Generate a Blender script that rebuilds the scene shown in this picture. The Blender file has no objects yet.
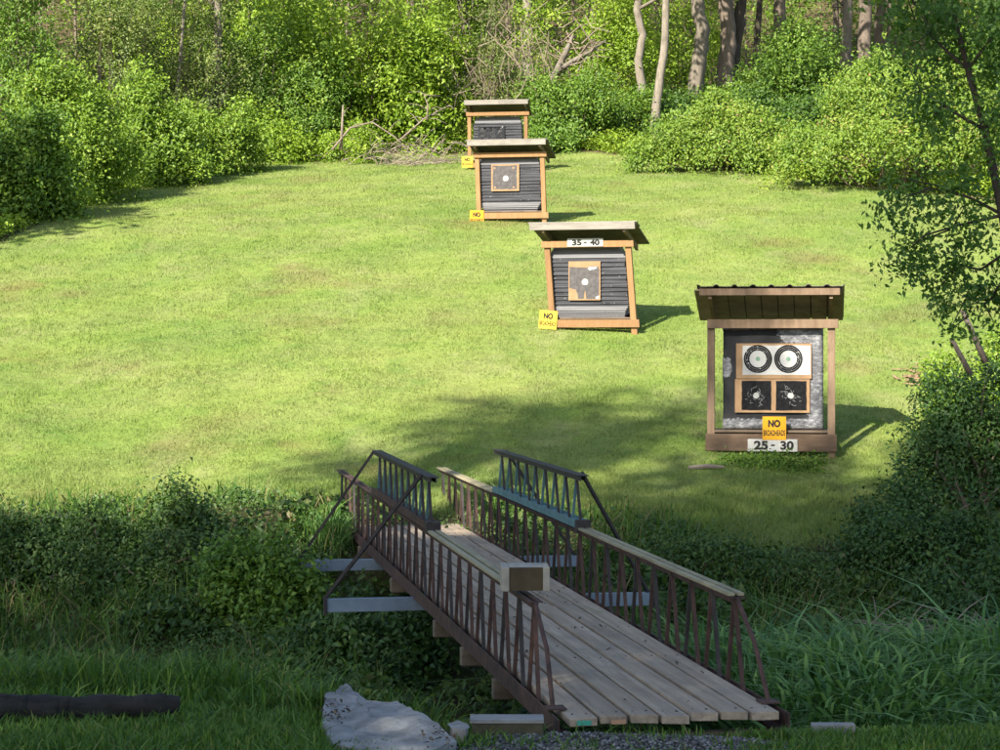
import bpy, math, random
import numpy as np
from mathutils import Vector, Matrix, Euler

random.seed(7)
C = bpy.context.scene.collection
PI = math.pi
F = 2043.0          # focal length in photograph pixels (1000 wide)
HZ = 345.0          # row of the horizon
ZC = 1.9            # height of the eye above the bridge deck
SUN = np.array([.75, 1.2, -1.0])

def R(a): return math.radians(a)

# ------------------------------------------------------------------ terrain
_k = np.array([(-200, .6), (-20, .6), (0, .3), (9, 0.0), (10.7, -.07), (11.6, -.38), (13, -.95), (15.5, -1.1), (18, -1.0),
      (20, -.5), (21.6, 0.0), (22.6, .14), (25, .585), (31.4, 2.13), (41, 4.37), (52.6, 6.38), (58, 7.2),
      (75, 11.2), (100, 19.4), (140, 25), (500, 25)], float)
_d = np.arange(-100, 300, .05)
_z = np.interp(_d, _k[:, 0], _k[:, 1])
_w = np.hanning(25); _w /= _w.sum()
_z2 = np.convolve(np.pad(_z, 12, mode='edge'), _w, 'valid')

def bump(X, Y):
    return (.035*np.sin(X*.9+1.3*np.sin(Y*.31))*np.sin(Y*.55+.7) + .02*np.sin(X*2.3+Y*1.1) + .012*np.sin(3.1*Y-1.7*X))

def g(X, Y):
    X = np.asarray(X, float); Y = np.asarray(Y, float)
    # the bank wanders a little from left to right
    ditch = np.clip(1-np.abs(Y-15.5)/9, 0, 1)
    Ys = Y + ditch*(.55*np.sin(X*.55+.6) + .25*np.sin(X*1.3))
    z = np.interp(Ys, _d, _z2)
    amp = np.where((Y > 22.5) & (Y < 57), 1.0, np.where(Y >= 57, 1.0+np.clip((Y-64)/10, 0, 3), 1.2))
    return z + bump(X, Y)*amp*np.clip(np.abs(Y-10.4)/1.5, 0, 1)

def gz(x, y): return float(g(x, y))

def px(x, y, d): return Vector(((x-500)/F*d, d, ZC+(HZ-y)/F*d))
def pxX(x, d): return (x-500)/F*d

def lawn_dist(y):                                  # distance of the lawn seen at row y
    ds = np.arange(22.5, 75, .05)
    ys = HZ-(np.interp(ds, _d, _z2)-ZC)*F/ds
    return float(np.interp(-y, -ys, ds))

_edge_px = [(-60, 255), (0, 236), (60, 214), (130, 190), (200, 172), (260, 160), (330, 152), (430, 151), (560, 146), (640, 158), (700, 168), (800, 178), (900, 188), (1000, 196), (1060, 200), (1300, 215)]
_edge_d = np.array([lawn_dist(y) for x, y in _edge_px]); _edge_x = np.array([p[0] for p in _edge_px], float)
def lawn_far(X, Y):                                # far edge of the lawn for the ray through (X, Y)
    return np.interp(500+F*np.asarray(X)/np.maximum(np.asarray(Y), 1), _edge_x, _edge_d)
def near_edge(X):
    X = np.asarray(X, float); return 22.3-1.5/(1+np.exp(-(X-.6)*3))+.35*np.sin(X*1.7)+.2*np.sin(X*4.1+1)
def lawn_mask(X, Y):
    near = near_edge(X)
    far = lawn_far(X, Y)+.35*np.sin(X*2.1)
    return np.clip((Y-near)/.8, 0, 1)*np.clip((far-Y)/1.2, 0, 1)

# ------------------------------------------------------------------ mesh helpers
class MB:
    def __init__(s): s.v = []; s.f = []; s.n = 0
    def add(s, v, f):
        s.v.extend([tuple(p) for p in v]); s.f.extend([tuple(i+s.n for i in q) for q in f]); s.n += len(v)
    def box(s, x0, x1, y0, y1, z0, z1, M=None, jit=0):
        v = [Vector((x, y, z)) for z in (z0, z1) for y in (y0, y1) for x in (x0, x1)]
        if jit: v = [p+Vector((random.uniform(-jit, jit), random.uniform(-jit, jit), random.uniform(-jit, jit))) for p in v]
        if M is not None: v = [M @ p for p in v]
        s.add(v, [(0, 2, 3, 1), (4, 5, 7, 6), (0, 1, 5, 4), (2, 6, 7, 3), (0, 4, 6, 2), (1, 3, 7, 5)]); return s
    def bar(s, a, b, w, h, up=(0, 0, 1)):
        a = Vector(a); b = Vector(b); t = (b-a).normalized(); u = Vector(up)
        if abs(t.dot(u)) > .98: u = Vector((0, 1, 0))
        r = t.cross(u).normalized(); u = r.cross(t)
        v = [p + r*(i*w/2) + u*(j*h/2) for p in (a, b) for i, j in ((-1, -1), (1, -1), (1, 1), (-1, 1))]
        s.add(v, [(3, 2, 1, 0), (4, 5, 6, 7), (0, 1, 5, 4), (1, 2, 6, 5), (2, 3, 7, 6), (3, 0, 4, 7)]); return s
    def tube(s, pts, rad, n=6, cap=True):
        pts = [Vector(p) for p in pts]; m = len(pts)
        if not hasattr(rad, '__len__'): rad = [rad]*m
        v = []; ref = Vector((.31, .87, .38))
        for i, p in enumerate(pts):
            t = (pts[min(i+1, m-1)]-pts[max(i-1, 0)]).normalized()
            r = t.cross(ref)
            if r.length < 1e-3: r = t.cross(Vector((1, 0, 0)))
            r.normalize(); u = t.cross(r)
            for k in range(n):
                a = 2*PI*k/n
                v.append(p+(r*math.cos(a)+u*math.sin(a))*rad[i])
        f = [(i*n+k, i*n+(k+1) % n, (i+1)*n+(k+1) % n, (i+1)*n+k) for i in range(m-1) for k in range(n)]
        if cap: f += [tuple(range(n-1, -1, -1)), tuple((m-1)*n+k for k in range(n))]
        s.add(v, f); return s
    def build(s, name, mat, parent=None, bevel=0, smooth=False):
        me = bpy.data.meshes.new(name); me.from_pydata(s.v, [], s.f)
        if smooth: me.polygons.foreach_set('use_smooth', [True]*len(me.polygons))
        return link(name, me, mat, parent, bevel)

def link(name, me, mat, parent=None, bevel=0):
    o = bpy.data.objects.new(name, me); C.objects.link(o)
    if mat is not None: me.materials.append(mat)
    if parent is not None: o.parent = parent
    if bevel:
        b = o.modifiers.new('bevel', 'BEVEL'); b.width = bevel; b.segments = 1; b.limit_method = 'ANGLE'
    return o

def raw_mesh(name, V, T, attrs=None, smooth=False):
    """V (n,3) floats, T (m,3) triangles"""
    me = bpy.data.meshes.new(name)
    n, m = len(V), len(T)
    me.vertices.add(n); me.vertices.foreach_set('co', np.ascontiguousarray(V, np.float32).ravel())
    k = T.shape[1]
    me.loops.add(m*k); me.loops.foreach_set('vertex_index', np.ascontiguousarray(T, np.int32).ravel())
    me.polygons.add(m); me.polygons.foreach_set('loop_start', np.arange(0, m*k, k, dtype=np.int32))
    if smooth: me.polygons.foreach_set('use_smooth', np.ones(m, bool))
    me.update(calc_edges=True)
    for a, val in (attrs or {}).items():
        at = me.attributes.new(a, 'FLOAT', 'POINT'); at.data.foreach_set('value', np.ascontiguousarray(val, np.float32))
    return me

def tag(o, label=None, cat=None, group=None, kind=None):
    if label: o['label'] = label
    if cat: o['category'] = cat
    if group: o['group'] = group
    if kind: o['kind'] = kind
    return o
def empty(name, label, cat, loc, group=None, rot=(0, 0, 0)):
    o = bpy.data.objects.new(name, None); C.objects.link(o); o.empty_display_size = .2
    o.location = loc; o.rotation_euler = rot
    return tag(o, label, cat, group)

# ------------------------------------------------------------------ materials
def mat(name):
    m = bpy.data.materials.new(name); m.use_nodes = True
    nt = m.node_tree; b = nt.nodes['Principled BSDF']
    b.inputs['Specular IOR Level'].default_value = .3
    return m, nt, b
def N(nt, t, **k):
    n = nt.nodes.new(t)
    for a, v in k.items():
        if a in n.inputs: n.inputs[a].default_value = v
        else: setattr(n, a, v)
    return n
def noise(nt, scale, detail=4, vec=None, rough=.6):
    n = N(nt, 'ShaderNodeTexNoise'); n.inputs['Scale'].default_value = scale; n.inputs['Detail'].default_value = detail
    n.inputs['Roughness'].default_value = rough
    if vec is not None: nt.links.new(vec, n.inputs['Vector'])
    return n.outputs['Fac']
def ramp(nt, fac, stops):
    r = N(nt, 'ShaderNodeValToRGB'); e = r.color_ramp.elements
    while len(e) < len(stops): e.new(.5)
    for el, (p, c) in zip(e, stops): el.position = p; el.color = (*c, 1) if len(c) == 3 else c
    nt.links.new(fac, r.inputs['Fac']); return r.outputs['Color']
def mix(nt, fac, a, b, mode='MIX'):
    m = N(nt, 'ShaderNodeMix', data_type='RGBA', blend_type=mode)
    for s, v in ((m.inputs[0], fac), (m.inputs[6], a), (m.inputs[7], b)):
        if hasattr(v, 'node'): nt.links.new(v, s)
        elif isinstance(v, (int, float)): s.default_value = v
        else: s.default_value = (*v, 1)
    return m.outputs[2]
def math_n(nt, op, a, b=0.):
    m = N(nt, 'ShaderNodeMath', operation=op)
    for s, v in ((m.inputs[0], a), (m.inputs[1], b)):
        if hasattr(v, 'node'): nt.links.new(v, s)
        else: s.default_value = v
    return m.outputs[0]
def vmap(nt, out, scale):
    m = N(nt, 'ShaderNodeMapping'); m.inputs['Scale'].default_value = scale; nt.links.new(out, m.inputs['Vector']); return m.outputs[0]
def set_bump(nt, b, h, strength=.4, dist=.01):
    n = N(nt, 'ShaderNodeBump'); n.inputs['Strength'].default_value = strength; n.inputs['Distance'].default_value = dist
    nt.links.new(h, n.inputs['Height']); nt.links.new(n.outputs[0], b.inputs['Normal'])

def wood(name, c1, c2, scale=(6, 6, 6), rough=.8, stain=None):
    m, nt, b = mat(name); tc = N(nt, 'ShaderNodeTexCoord')
    oi = N(nt, 'ShaderNodeObjectInfo')
    add = N(nt, 'ShaderNodeVectorMath', operation='ADD'); nt.links.new(tc.outputs['Object'], add.inputs[0])
    sc = N(nt, 'ShaderNodeVectorMath', operation='SCALE'); nt.links.new(oi.outputs['Random'], sc.inputs['Scale']); sc.inputs[0].default_value = (7, 13, 5)
    nt.links.new(sc.outputs[0], add.inputs[1])
    v = vmap(nt, add.outputs[0], scale)
    n1 = noise(nt, 1, 6, v, .7)
    col = ramp(nt, n1, [(.3, c1), (.7, c2)])
    n2 = noise(nt, 3.3, 5, add.outputs[0])
    col = mix(nt, math_n(nt, 'MULTIPLY', ramp_f(nt, n2, .5, .75), .55), col, stain or tuple(x*.5 for x in c1))
    rnd = math_n(nt, 'ADD', math_n(nt, 'MULTIPLY', oi.outputs['Random'], .3), .85)
    h = N(nt, 'ShaderNodeHueSaturation'); nt.links.new(col, h.inputs['Color']); nt.links.new(rnd, h.inputs['Value'])
    nt.links.new(h.outputs[0], b.inputs['Base Color']); b.inputs['Roughness'].default_value = rough
    set_bump(nt, b, n1, .35, .006); return m
def ramp_f(nt, fac, a, b):
    m = N(nt, 'ShaderNodeMapRange'); m.inputs['From Min'].default_value = a; m.inputs['From Max'].default_value = b
    nt.links.new(fac, m.inputs['Value']); return m.outputs[0]
def plain(name, c1, c2=None, scale=8, rough=.6, metal=0, bumps=0):
    m, nt, b = mat(name); tc = N(nt, 'ShaderNodeTexCoord'); n1 = noise(nt, scale, 5, tc.outputs['Object'])
    col = ramp(nt, n1, [(.3, c1), (.7, c2 or tuple(x*1.25 for x in c1))])
    nt.links.new(col, b.inputs['Base Color']); b.inputs['Roughness'].default_value = rough; b.inputs['Metallic'].default_value = metal
    if bumps: set_bump(nt, b, n1, bumps, .01)
    return m
def leafmat(name, stops, trans=.32, rough=.5, patch=None):
    m, nt, b = mat(name)
    at = N(nt, 'ShaderNodeAttribute', attribute_name='tint')
    col = ramp(nt, at.outputs['Fac'], stops)
    nt.links.new(col, b.inputs['Base Color']); b.inputs['Roughness'].default_value = rough
    b.inputs['Specular IOR Level'].default_value = .35
    tr = N(nt, 'ShaderNodeBsdfTranslucent'); tcol = mix(nt, 1.0, col, (1.15, 1.2, .55), 'MULTIPLY'); nt.links.new(tcol, tr.inputs['Color'])
    mx = N(nt, 'ShaderNodeMixShader'); mx.inputs[0].default_value = trans
    nt.links.new(b.outputs[0], mx.inputs[1]); nt.links.new(tr.outputs[0], mx.inputs[2])
    nt.links.new(mx.outputs[0], nt.nodes['Material Output'].inputs['Surface']); return m

def lawn_colour(nt):
    ge = N(nt, 'ShaderNodeNewGeometry'); p = ge.outputs['Position']
    a = noise(nt, .35, 5, p, .65); c = ramp(nt, a, [(.3, (0.120, 0.183, 0.034)), (.5, (0.170, 0.224, 0.048)), (.72, (0.225, 0.257, 0.070))])
    a2 = noise(nt, .9, 6, vmap(nt, p, (1, .6, .2)), .7)
    c = mix(nt, math_n(nt, 'MULTIPLY', ramp_f(nt, a2, .52, .72), .7), c, (0.244, 0.244, 0.107))
    a3 = noise(nt, .55, 5, vmap(nt, p, (.8, .7, .1)), .6)
    c = mix(nt, math_n(nt, 'MULTIPLY', ramp_f(nt, a3, .56, .72), .8), c, (0.159, 0.122, 0.0481))
    w = N(nt, 'ShaderNodeTexWave'); w.inputs['Scale'].default_value = .16; w.inputs['Distortion'].default_value = 2.2; w.inputs['Detail'].default_value = 2; w.inputs['Detail Scale'].default_value = .6
    mp = N(nt, 'ShaderNodeMapping'); mp.inputs['Rotation'].default_value = (0, 0, R(38)); nt.links.new(p, mp.inputs['Vector']); nt.links.new(mp.outputs[0], w.inputs['Vector'])
    c = mix(nt, math_n(nt, 'MULTIPLY', w.outputs['Fac'], .32), c, (0.17, 0.2, 0.0666))
    a6 = noise(nt, 1.7, 5, p, .65); c = mix(nt, math_n(nt, 'MULTIPLY', ramp_f(nt, a6, .55, .68), .45), c, (.085, .165, .028))
    a7 = noise(nt, 4.2, 4, p, .7); c = mix(nt, math_n(nt, 'MULTIPLY', ramp_f(nt, a7, .60, .70), .4), c, (.25, .225, .11))
    a4 = noise(nt, 7, 5, p, .7)
    h = N(nt, 'ShaderNodeHueSaturation'); nt.links.new(c, h.inputs['Color'])
    a5 = noise(nt, 22, 3, vmap(nt, p, (1, .7, 1)), .7); nt.links.new(math_n(nt, 'ADD', math_n(nt, 'ADD', math_n(nt, 'MULTIPLY', a4, .8), math_n(nt, 'MULTIPLY', a5, .5)), .36), h.inputs['Value'])
    return h.outputs[0]

def ground_material():
    m, nt, b = mat('ground'); ge = N(nt, 'ShaderNodeNewGeometry'); p = ge.outputs['Position']
    lawn = lawn_colour(nt)
    n1 = noise(nt, 2.5, 7, p, .7)
    soil = ramp(nt, n1, [(.3, (.035, .028, .016)), (.55, (.06, .06, .022)), (.75, (.10, .08, .045))])
    zl = N(nt, 'ShaderNodeAttribute', attribute_name='lawn')
    zw = N(nt, 'ShaderNodeAttribute', attribute_name='woods')
    litter = ramp(nt, noise(nt, 1.4, 8, p, .75), [(.3, (.045, .035, .02)), (.5, (.12, .085, .05)), (.6, (.06, .085, .02)), (.75, (.19, .14, .09))])
    edge = math_n(nt, 'ADD', zl.outputs['Fac'], math_n(nt, 'MULTIPLY', math_n(nt, 'SUBTRACT', noise(nt, 3, 4, p), .5), .6))
    c = mix(nt, zw.outputs['Fac'], soil, litter)
    c = mix(nt, ramp_f(nt, edge, .3, .7), c, lawn)
    # bare earth scrape on the right of the lawn
    nt.links.new(c, b.inputs['Base Color']); b.inputs['Roughness'].default_value = .95; b.inputs['Specular IOR Level'].default_value = .1
    set_bump(nt, b, noise(nt, 20, 6, p, .7), .6, .03)
    return m

def grassmat(name, use_lawn=True, stops=None, trans=.3):
    m, nt, b = mat(name)
    at = N(nt, 'ShaderNodeAttribute', attribute_name='tint')
    if use_lawn:
        col = lawn_colour(nt)
        h = N(nt, 'ShaderNodeHueSaturation'); nt.links.new(col, h.inputs['Color']); nt.links.new(math_n(nt, 'ADD', math_n(nt, 'MULTIPLY', at.outputs['Fac'], .6), .74), h.inputs['Value']); col = h.outputs[0]
    else: col = ramp(nt, at.outputs['Fac'], stops)
    nt.links.new(col, b.inputs['Base Color']); b.inputs['Roughness'].default_value = .55
    tr = N(nt, 'ShaderNodeBsdfTranslucent'); nt.links.new(mix(nt, 1.0, col, (1.1, 1.15, .6), 'MULTIPLY'), tr.inputs['Color'])
    mx = N(nt, 'ShaderNodeMixShader'); mx.inputs[0].default_value = trans
    nt.links.new(b.outputs[0], mx.inputs[1]); nt.links.new(tr.outputs[0], mx.inputs[2])
    nt.links.new(mx.outputs[0], nt.nodes['Material Output'].inputs['Surface']); return m

M = {}
M['bright'] = leafmat('bright_leaf', [(0, (.07, .13, .010)), (.45, (.155, .255, .022)), (.8, (.25, .345, .04)), (1, (.36, .39, .08))])
M['lime'] = leafmat('lime_leaf', [(0, (.10, .18, .012)), (.5, (.22, .33, .026)), (1, (.36, .43, .06))], trans=.4)
M['mid'] = leafmat('mid_leaf', [(0, (0.0448, 0.101, 0.0123)), (.5, (0.118, 0.213, 0.0224)), (1, (0.246, 0.336, 0.0448))])
M['olive'] = leafmat('olive_leaf', [(0, (0.0674, 0.105, 0.024)), (.5, (0.15, 0.203, 0.045)), (.85, (0.256, 0.284, 0.075)), (1, (0.316, 0.226, 0.12))])
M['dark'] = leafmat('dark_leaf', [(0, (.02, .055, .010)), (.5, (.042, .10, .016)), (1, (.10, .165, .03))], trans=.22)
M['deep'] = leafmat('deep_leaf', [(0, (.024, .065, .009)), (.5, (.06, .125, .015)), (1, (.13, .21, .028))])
M['bank_suntint'] = leafmat('bank_suntint_leaf', [(0, (.05, .115, .012)), (.5, (.11, .205, .022)), (.85, (.18, .28, .035)), (1, (.26, .32, .06))])  # bank leaf brightened: sunlight on one bush put into its colour
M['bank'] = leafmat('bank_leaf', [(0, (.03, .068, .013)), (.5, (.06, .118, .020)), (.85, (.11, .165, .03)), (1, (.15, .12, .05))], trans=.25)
M['mound'] = leafmat('mound_leaf', [(0, (0.0728, 0.143, 0.014)), (.45, (0.151, 0.239, 0.026)), (.8, (0.246, 0.318, 0.045)), (.93, (0.291, 0.233, 0.07)), (1, (0.336, 0.201, 0.11))])
M['slender'] = leafmat('slender_leaf', [(0, (0.0386, 0.0965, 0.0155)), (.5, (0.0837, 0.174, 0.0258)), (1, (0.193, 0.283, 0.0515))], trans=.4)
M['bark'] = wood('bark', (0.085, 0.0638, 0.0467), (0.204, 0.162, 0.128), (14, 14, 3), .95)
M['palebark'] = wood('pale_bark', (0.126, 0.104, 0.0777), (0.252, 0.218, 0.174), (14, 14, 3), .95)
M['darkbark'] = wood('dark_bark', (.035, .028, .022), (.09, .07, .055), (14, 14, 3), .95)
M['twig'] = plain('twig', (0.128, 0.096, 0.068), (0.24, 0.192, 0.144), 3, .95)
M['deadwood'] = plain('dead_wood', (0.148, 0.111, 0.0851), (0.266, 0.215, 0.174), 5, .95)

# ------------------------------------------------------------------ foliage
def unit(a): return a/np.maximum(np.linalg.norm(a, axis=-1, keepdims=True), 1e-9)

def leaf_mesh(name, P, Nn, size, tint, rng, aspect=.55, droop=.25):
    n = len(P); Nn = unit(Nn)
    r = unit(rng.normal(size=(n, 3))); t = unit(r-(r*Nn).sum(1, keepdims=True)*Nn)
    t[:, 2] -= droop; t = unit(t); b = np.cross(Nn, t)
    L = (size*rng.uniform(.65, 1.35, n))[:, None]; W = L*aspect
    fold = Nn*L*.12
    base = P-t*L*.5; tip = P+t*L*.5-Nn*L*.1
    l = P-t*L*.05+b*W*.5+fold; rr = P-t*L*.05-b*W*.5+fold
    V = np.stack([base, l, tip, rr], 1).reshape(-1, 3)
    i = np.arange(n)[:, None]*4
    T = np.concatenate([i+np.array([[0, 2, 1]]), i+np.array([[0, 3, 2]])], 1).reshape(-1, 3)
    return raw_mesh(name, V, T, {'tint': np.repeat(np.clip(tint, 0, 1), 4)})

def sprigs(rng, lobes, n_sprig, k, spread, stick=.25, inner=.25, flat=-.35, per=6):
    """points and outward normals of leaves: boughs on the skin of a set of lobes, each bough a fan of sprigs"""
    L = np.array(lobes, float); w = (L[:, 3]*L[:, 4]+L[:, 4]*L[:, 5]+L[:, 3]*L[:, 5]); w /= w.sum()
    nb = max(n_sprig//per, 4)*2
    idx = rng.choice(len(L), nb, p=w); D = unit(rng.normal(size=(nb, 3)))
    D[:, 2] = np.where(D[:, 2] < flat, -D[:, 2], D[:, 2])
    f = np.where(rng.random(nb) < inner, rng.uniform(.3, .8, nb), 1+stick*rng.normal(size=nb)*.55)
    P = L[idx, :3]+D*L[idx, 3:]*f[:, None]; rb = L[idx, 3:].mean(1)*rng.uniform(.12, .32, nb)+spread*.6
    ins = np.zeros(len(P), bool)
    for c in L: ins |= (((P-c[:3])/c[3:])**2).sum(1) < .5
    keep = ~ins | (rng.random(len(P)) < .2); P, D, rb = P[keep][:nb//2], D[keep][:nb//2], rb[keep][:nb//2]
    nb = len(P); btint = rng.normal(0, 1.05, nb)
    # fan: sprigs spread sideways over a small dome, drooping at its rim
    o = rng.normal(size=(nb, per, 3)); o = o/np.maximum(np.linalg.norm(o, axis=2, keepdims=True), 1e-6)*(rng.random((nb, per, 1))**.5)*rb[:, None, None]
    o[..., 2] *= .6; o[..., 2] -= (o[..., 0]**2+o[..., 1]**2)/np.maximum(rb[:, None], 1e-3)*.45
    bough = P
    P = (P[:, None]+o).reshape(-1, 3); D = unit(np.repeat(D, per, 0)+.5*unit(o.reshape(-1, 3)))
    n = len(P); st = np.repeat(btint, per)*.8+rng.normal(0, .6, n)
    off = rng.normal(size=(n, k, 3))*spread*rng.uniform(.55, 1.2, (n, 1, 1))
    Q = (P[:, None]+off+D[:, None]*rng.uniform(-.2, 1.0, (n, k, 1))*spread).reshape(-1, 3)
    Dn = np.repeat(D, k, 0)
    Nn = Dn*.5+np.array([-.25, -.42, .5])+rng.normal(size=Q.shape)*.6
    tint = np.repeat(.42+.16*st, k)+rng.normal(0, .13, n*k)
    return Q, Nn, tint, bough

def lobes_for(rng, w, dp, h, n, ragged=.25):
    """uneven heap: a few big lobes, many small ones of very different height"""
    out = []; n = int(n*2.2); ph = rng.uniform(0, 6, 4)
    for i in range(n):
        a = rng.uniform(0, 2*PI); r = math.sqrt(rng.random())*.92
        x, y = math.cos(a)*r*w/2, math.sin(a)*r*dp/2
        env = .72+.2*math.sin(x/w*7+ph[0])+.16*math.sin(x/w*15+ph[1])+.1*math.sin(y/dp*9+ph[2])
        top = h*min(env, 1.08)*(1-.5*r**3)*rng.uniform(.5, 1.05)
        rz = min(top*rng.uniform(.28, .5), h*.3); rr = rng.uniform(.09, .2)
        out.append((x, y, max(top-rz, rz*.4), w*rr, dp*rr*1.1, rz))
        if rng.random() < .6: out.append((x+rng.normal()*w*.06, y-dp*.05, max(top-rz*2.2, rz*.3), w*rr*.9, dp*rr, rz))
    return out

def stems(root, rng, P, n, mat_, r0=.03, name='stem', h0=.0):
    mb = MB(); sel = rng.choice(len(P), min(n, len(P)), replace=False)
    for i in sel:
        q = P[i]; s = Vector((q[0]*.15+rng.normal()*.1, q[1]*.15+rng.normal()*.1, h0-.25)); e = Vector(q)
        m = s.lerp(e, .5)+Vector((rng.normal()*.15, rng.normal()*.15, .15*e.z))
        mb.tube([s, s.lerp(m, .5)+Vector((rng.normal()*.05, rng.normal()*.05, 0)), m, m.lerp(e, .6)+Vector((rng.normal()*.06, rng.normal()*.06, rng.normal()*.05)), e],
                [r0, r0*.85, r0*.6, r0*.4, r0*.2], 4, False)
    return mb.build(name, mat_, root)

def shrub(name, label, x, d, w, h, leaf, n, m, seed, dp=None, lobes=None, nl=8, k=9, spread=None, group=None, twigs=14, twigmat='twig', cat='shrub', stick=.42, zoff=0, r0=.025, aspect=.55, inner=.3, whips=True):
    rng = np.random.default_rng(seed); X = pxX(x, d)
    root = empty(name, label, cat, (X, d, gz(X, d)+zoff), group)
    dp = dp or w*.8
    lob = lobes or lobes_for(rng, w, dp, h, nl)
    fs = .58 if d > 40 else .66; leaf = leaf*fs; n = int(n*(2.7 if d > 40 else 2.1))
    Q, Nn, tint, P = sprigs(rng, lob, n//k, k, spread or leaf*1.75, stick, inner, per=7)
    # let the lowest leaves follow the slope they stand on
    if whips:
        top = P[P[:, 2] > np.quantile(P[:, 2], .45)]; sel = top[rng.integers(0, len(top), max(6, n//420))]
        ln = h*rng.uniform(.08, .26, len(sel)); dr = unit(np.stack([rng.normal(0, .45, len(sel)), rng.normal(0, .35, len(sel)), np.ones(len(sel))], 1)); kw = 12
        t = rng.random((len(sel), kw, 1)); Qw = (sel[:, None]+dr[:, None]*ln[:, None, None]*(t*1.15-.1)+rng.normal(size=(len(sel), kw, 3))*leaf*.55*(1.1-t)).reshape(-1, 3)
        Q = np.concatenate([Q, Qw]); Nn = np.concatenate([Nn, rng.normal(size=Qw.shape)*.7+np.array([-.25, -.4, .5])]); tint = np.concatenate([tint, .55+.16*rng.normal(size=len(Qw))])
    zg = g(X+Q[:, 0], d+Q[:, 1])-g(X, d); Q[:, 2] = np.maximum(Q[:, 2], .03)+zg*np.clip(1-Q[:, 2]/max(h, .1), 0, 1)
    link('foliage', leaf_mesh('foliage', Q, Nn, leaf, tint, rng, aspect), M[m], root)
    if twigs: stems(root, rng, P, twigs, M[twigmat], r0)
    return root

def tree(name, label, x, d, trunk_px, r0, height, m, bark, seed, crown=None, leaf=.2, n=3500, group=None, cat='tree', limbs=5, X=None):
    """trunk_px: list of (px x, px y) the trunk passes through; it then goes on up to its height"""
    rng = np.random.default_rng(seed)
    pts = []
    if trunk_px:
        pts = [px(a, b, d) for a, b in trunk_px]
        X = pts[0].x
    z0 = gz(X, d)
    root = empty(name, label, cat, (X, d, z0), group); o = Vector((X, d, z0))
    if pts:
        pts = [Vector((pts[0].x, d, z0-.3))]+[p for p in pts if p.z > z0+.2]
        dirv = (pts[-1]-pts[0]).normalized()
    else: pts = [Vector((X, d, z0-.3))]; dirv = Vector((0, 0, 1))
    while pts[-1].z < z0+height*.92:
        last = pts[-1]; pts.append(last+Vector((dirv.x*.4+rng.normal()*.12, rng.normal()*.15, 1))*height*.14)
    # smooth in-betweens with a little wobble
    fine = []
    for a, b in zip(pts[:-1], pts[1:]):
        for t in (0, .33, .66): fine.append(a.lerp(b, t)+Vector((rng.normal(), rng.normal(), 0))*r0*.08)
    fine.append(pts[-1]); tz = lambda p: max(0., (p.z-z0)/height)
    mb = MB(); mb.tube([p-o for p in fine], [r0*(1.0+.45*math.exp(-max(tz(p), 0)*height*1.6))*(1-.72*min(tz(p), 1)) for p in fine], 9)
    tops = []
    for i in range(limbs):
        q = fine[int(len(fine)*rng.uniform(.45, .95))]-o; a = rng.uniform(0, 2*PI); ln = height*rng.uniform(.14, .28)
        e = q+Vector((math.cos(a)*ln, math.sin(a)*ln, ln*.7)); mid = q.lerp(e, .5)+Vector((0, 0, -.1*ln)); rr = r0*(1-.7*min(q.z/height, 1))*.5
        mb.tube([q, mid, e], [rr, rr*.65, rr*.2], 6); tops.append(e)
    mb.build('trunk', M[bark], root, smooth=True)
    if crown != 0:
        lob = crown or [(e.x, e.y, e.z, height*.13, height*.13, height*.1) for e in tops]+[(fine[-1].x-o.x, fine[-1].y-o.y, height*.92, height*.16, height*.16, height*.12)]
        Q, Nn, tint, P = sprigs(rng, lob, n//8, 8, leaf*1.7, .35, .4, flat=-1)
        link('crown', leaf_mesh('crown', Q, Nn, leaf, tint, rng), M[m], root)
    return root

def blades(name, X, Y, h, w, tint, rng, mat_, seg=1, lean=.35, curl=0., zoff=0., Z=None):
    n = len(X); Z = g(X, Y) if Z is None else Z
    a = rng.uniform(0, 2*PI, n); s = np.stack([np.cos(a), np.sin(a), 0*a], 1)
    la = rng.uniform(0, 2*PI, n); ld = np.stack([np.cos(la), np.sin(la), 0*la], 1)*(lean*np.abs(rng.normal(size=n)))[:, None]
    B = np.stack([X, Y, Z+zoff-.01], 1); up = np.array([0, 0, 1.]); h = h[:, None]; w = w[:, None]
    if seg == 1:
        V = np.stack([B-s*w*.5, B+s*w*.5, B+(up+ld)*h], 1).reshape(-1, 3); i = np.arange(n)[:, None]*3
        T = i+np.array([[0, 1, 2]]); k = 3
    else:
        def pt(t): return B+up*h*(t-curl*t*t*t*.7)+ld*h*(t*t*1.3)
        p1, p2, p3 = pt(.4), pt(.75), pt(1.0)-up*h*curl*.15
        V = np.stack([B-s*w*.4, B+s*w*.4, p1-s*w*.5, p1+s*w*.5, p2-s*w*.4, p2+s*w*.4, p3], 1).reshape(-1, 3); i = np.arange(n)[:, None]*7
        T = np.concatenate([i+np.array([q]) for q in ([0, 1, 3], [0, 3, 2], [2, 3, 5], [2, 5, 4], [4, 5, 6])], 1).reshape(-1, 3); k = 7
    return link(name, raw_mesh(name, V, T, {'tint': np.repeat(np.clip(tint, 0, 1), k)}), mat_)

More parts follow.
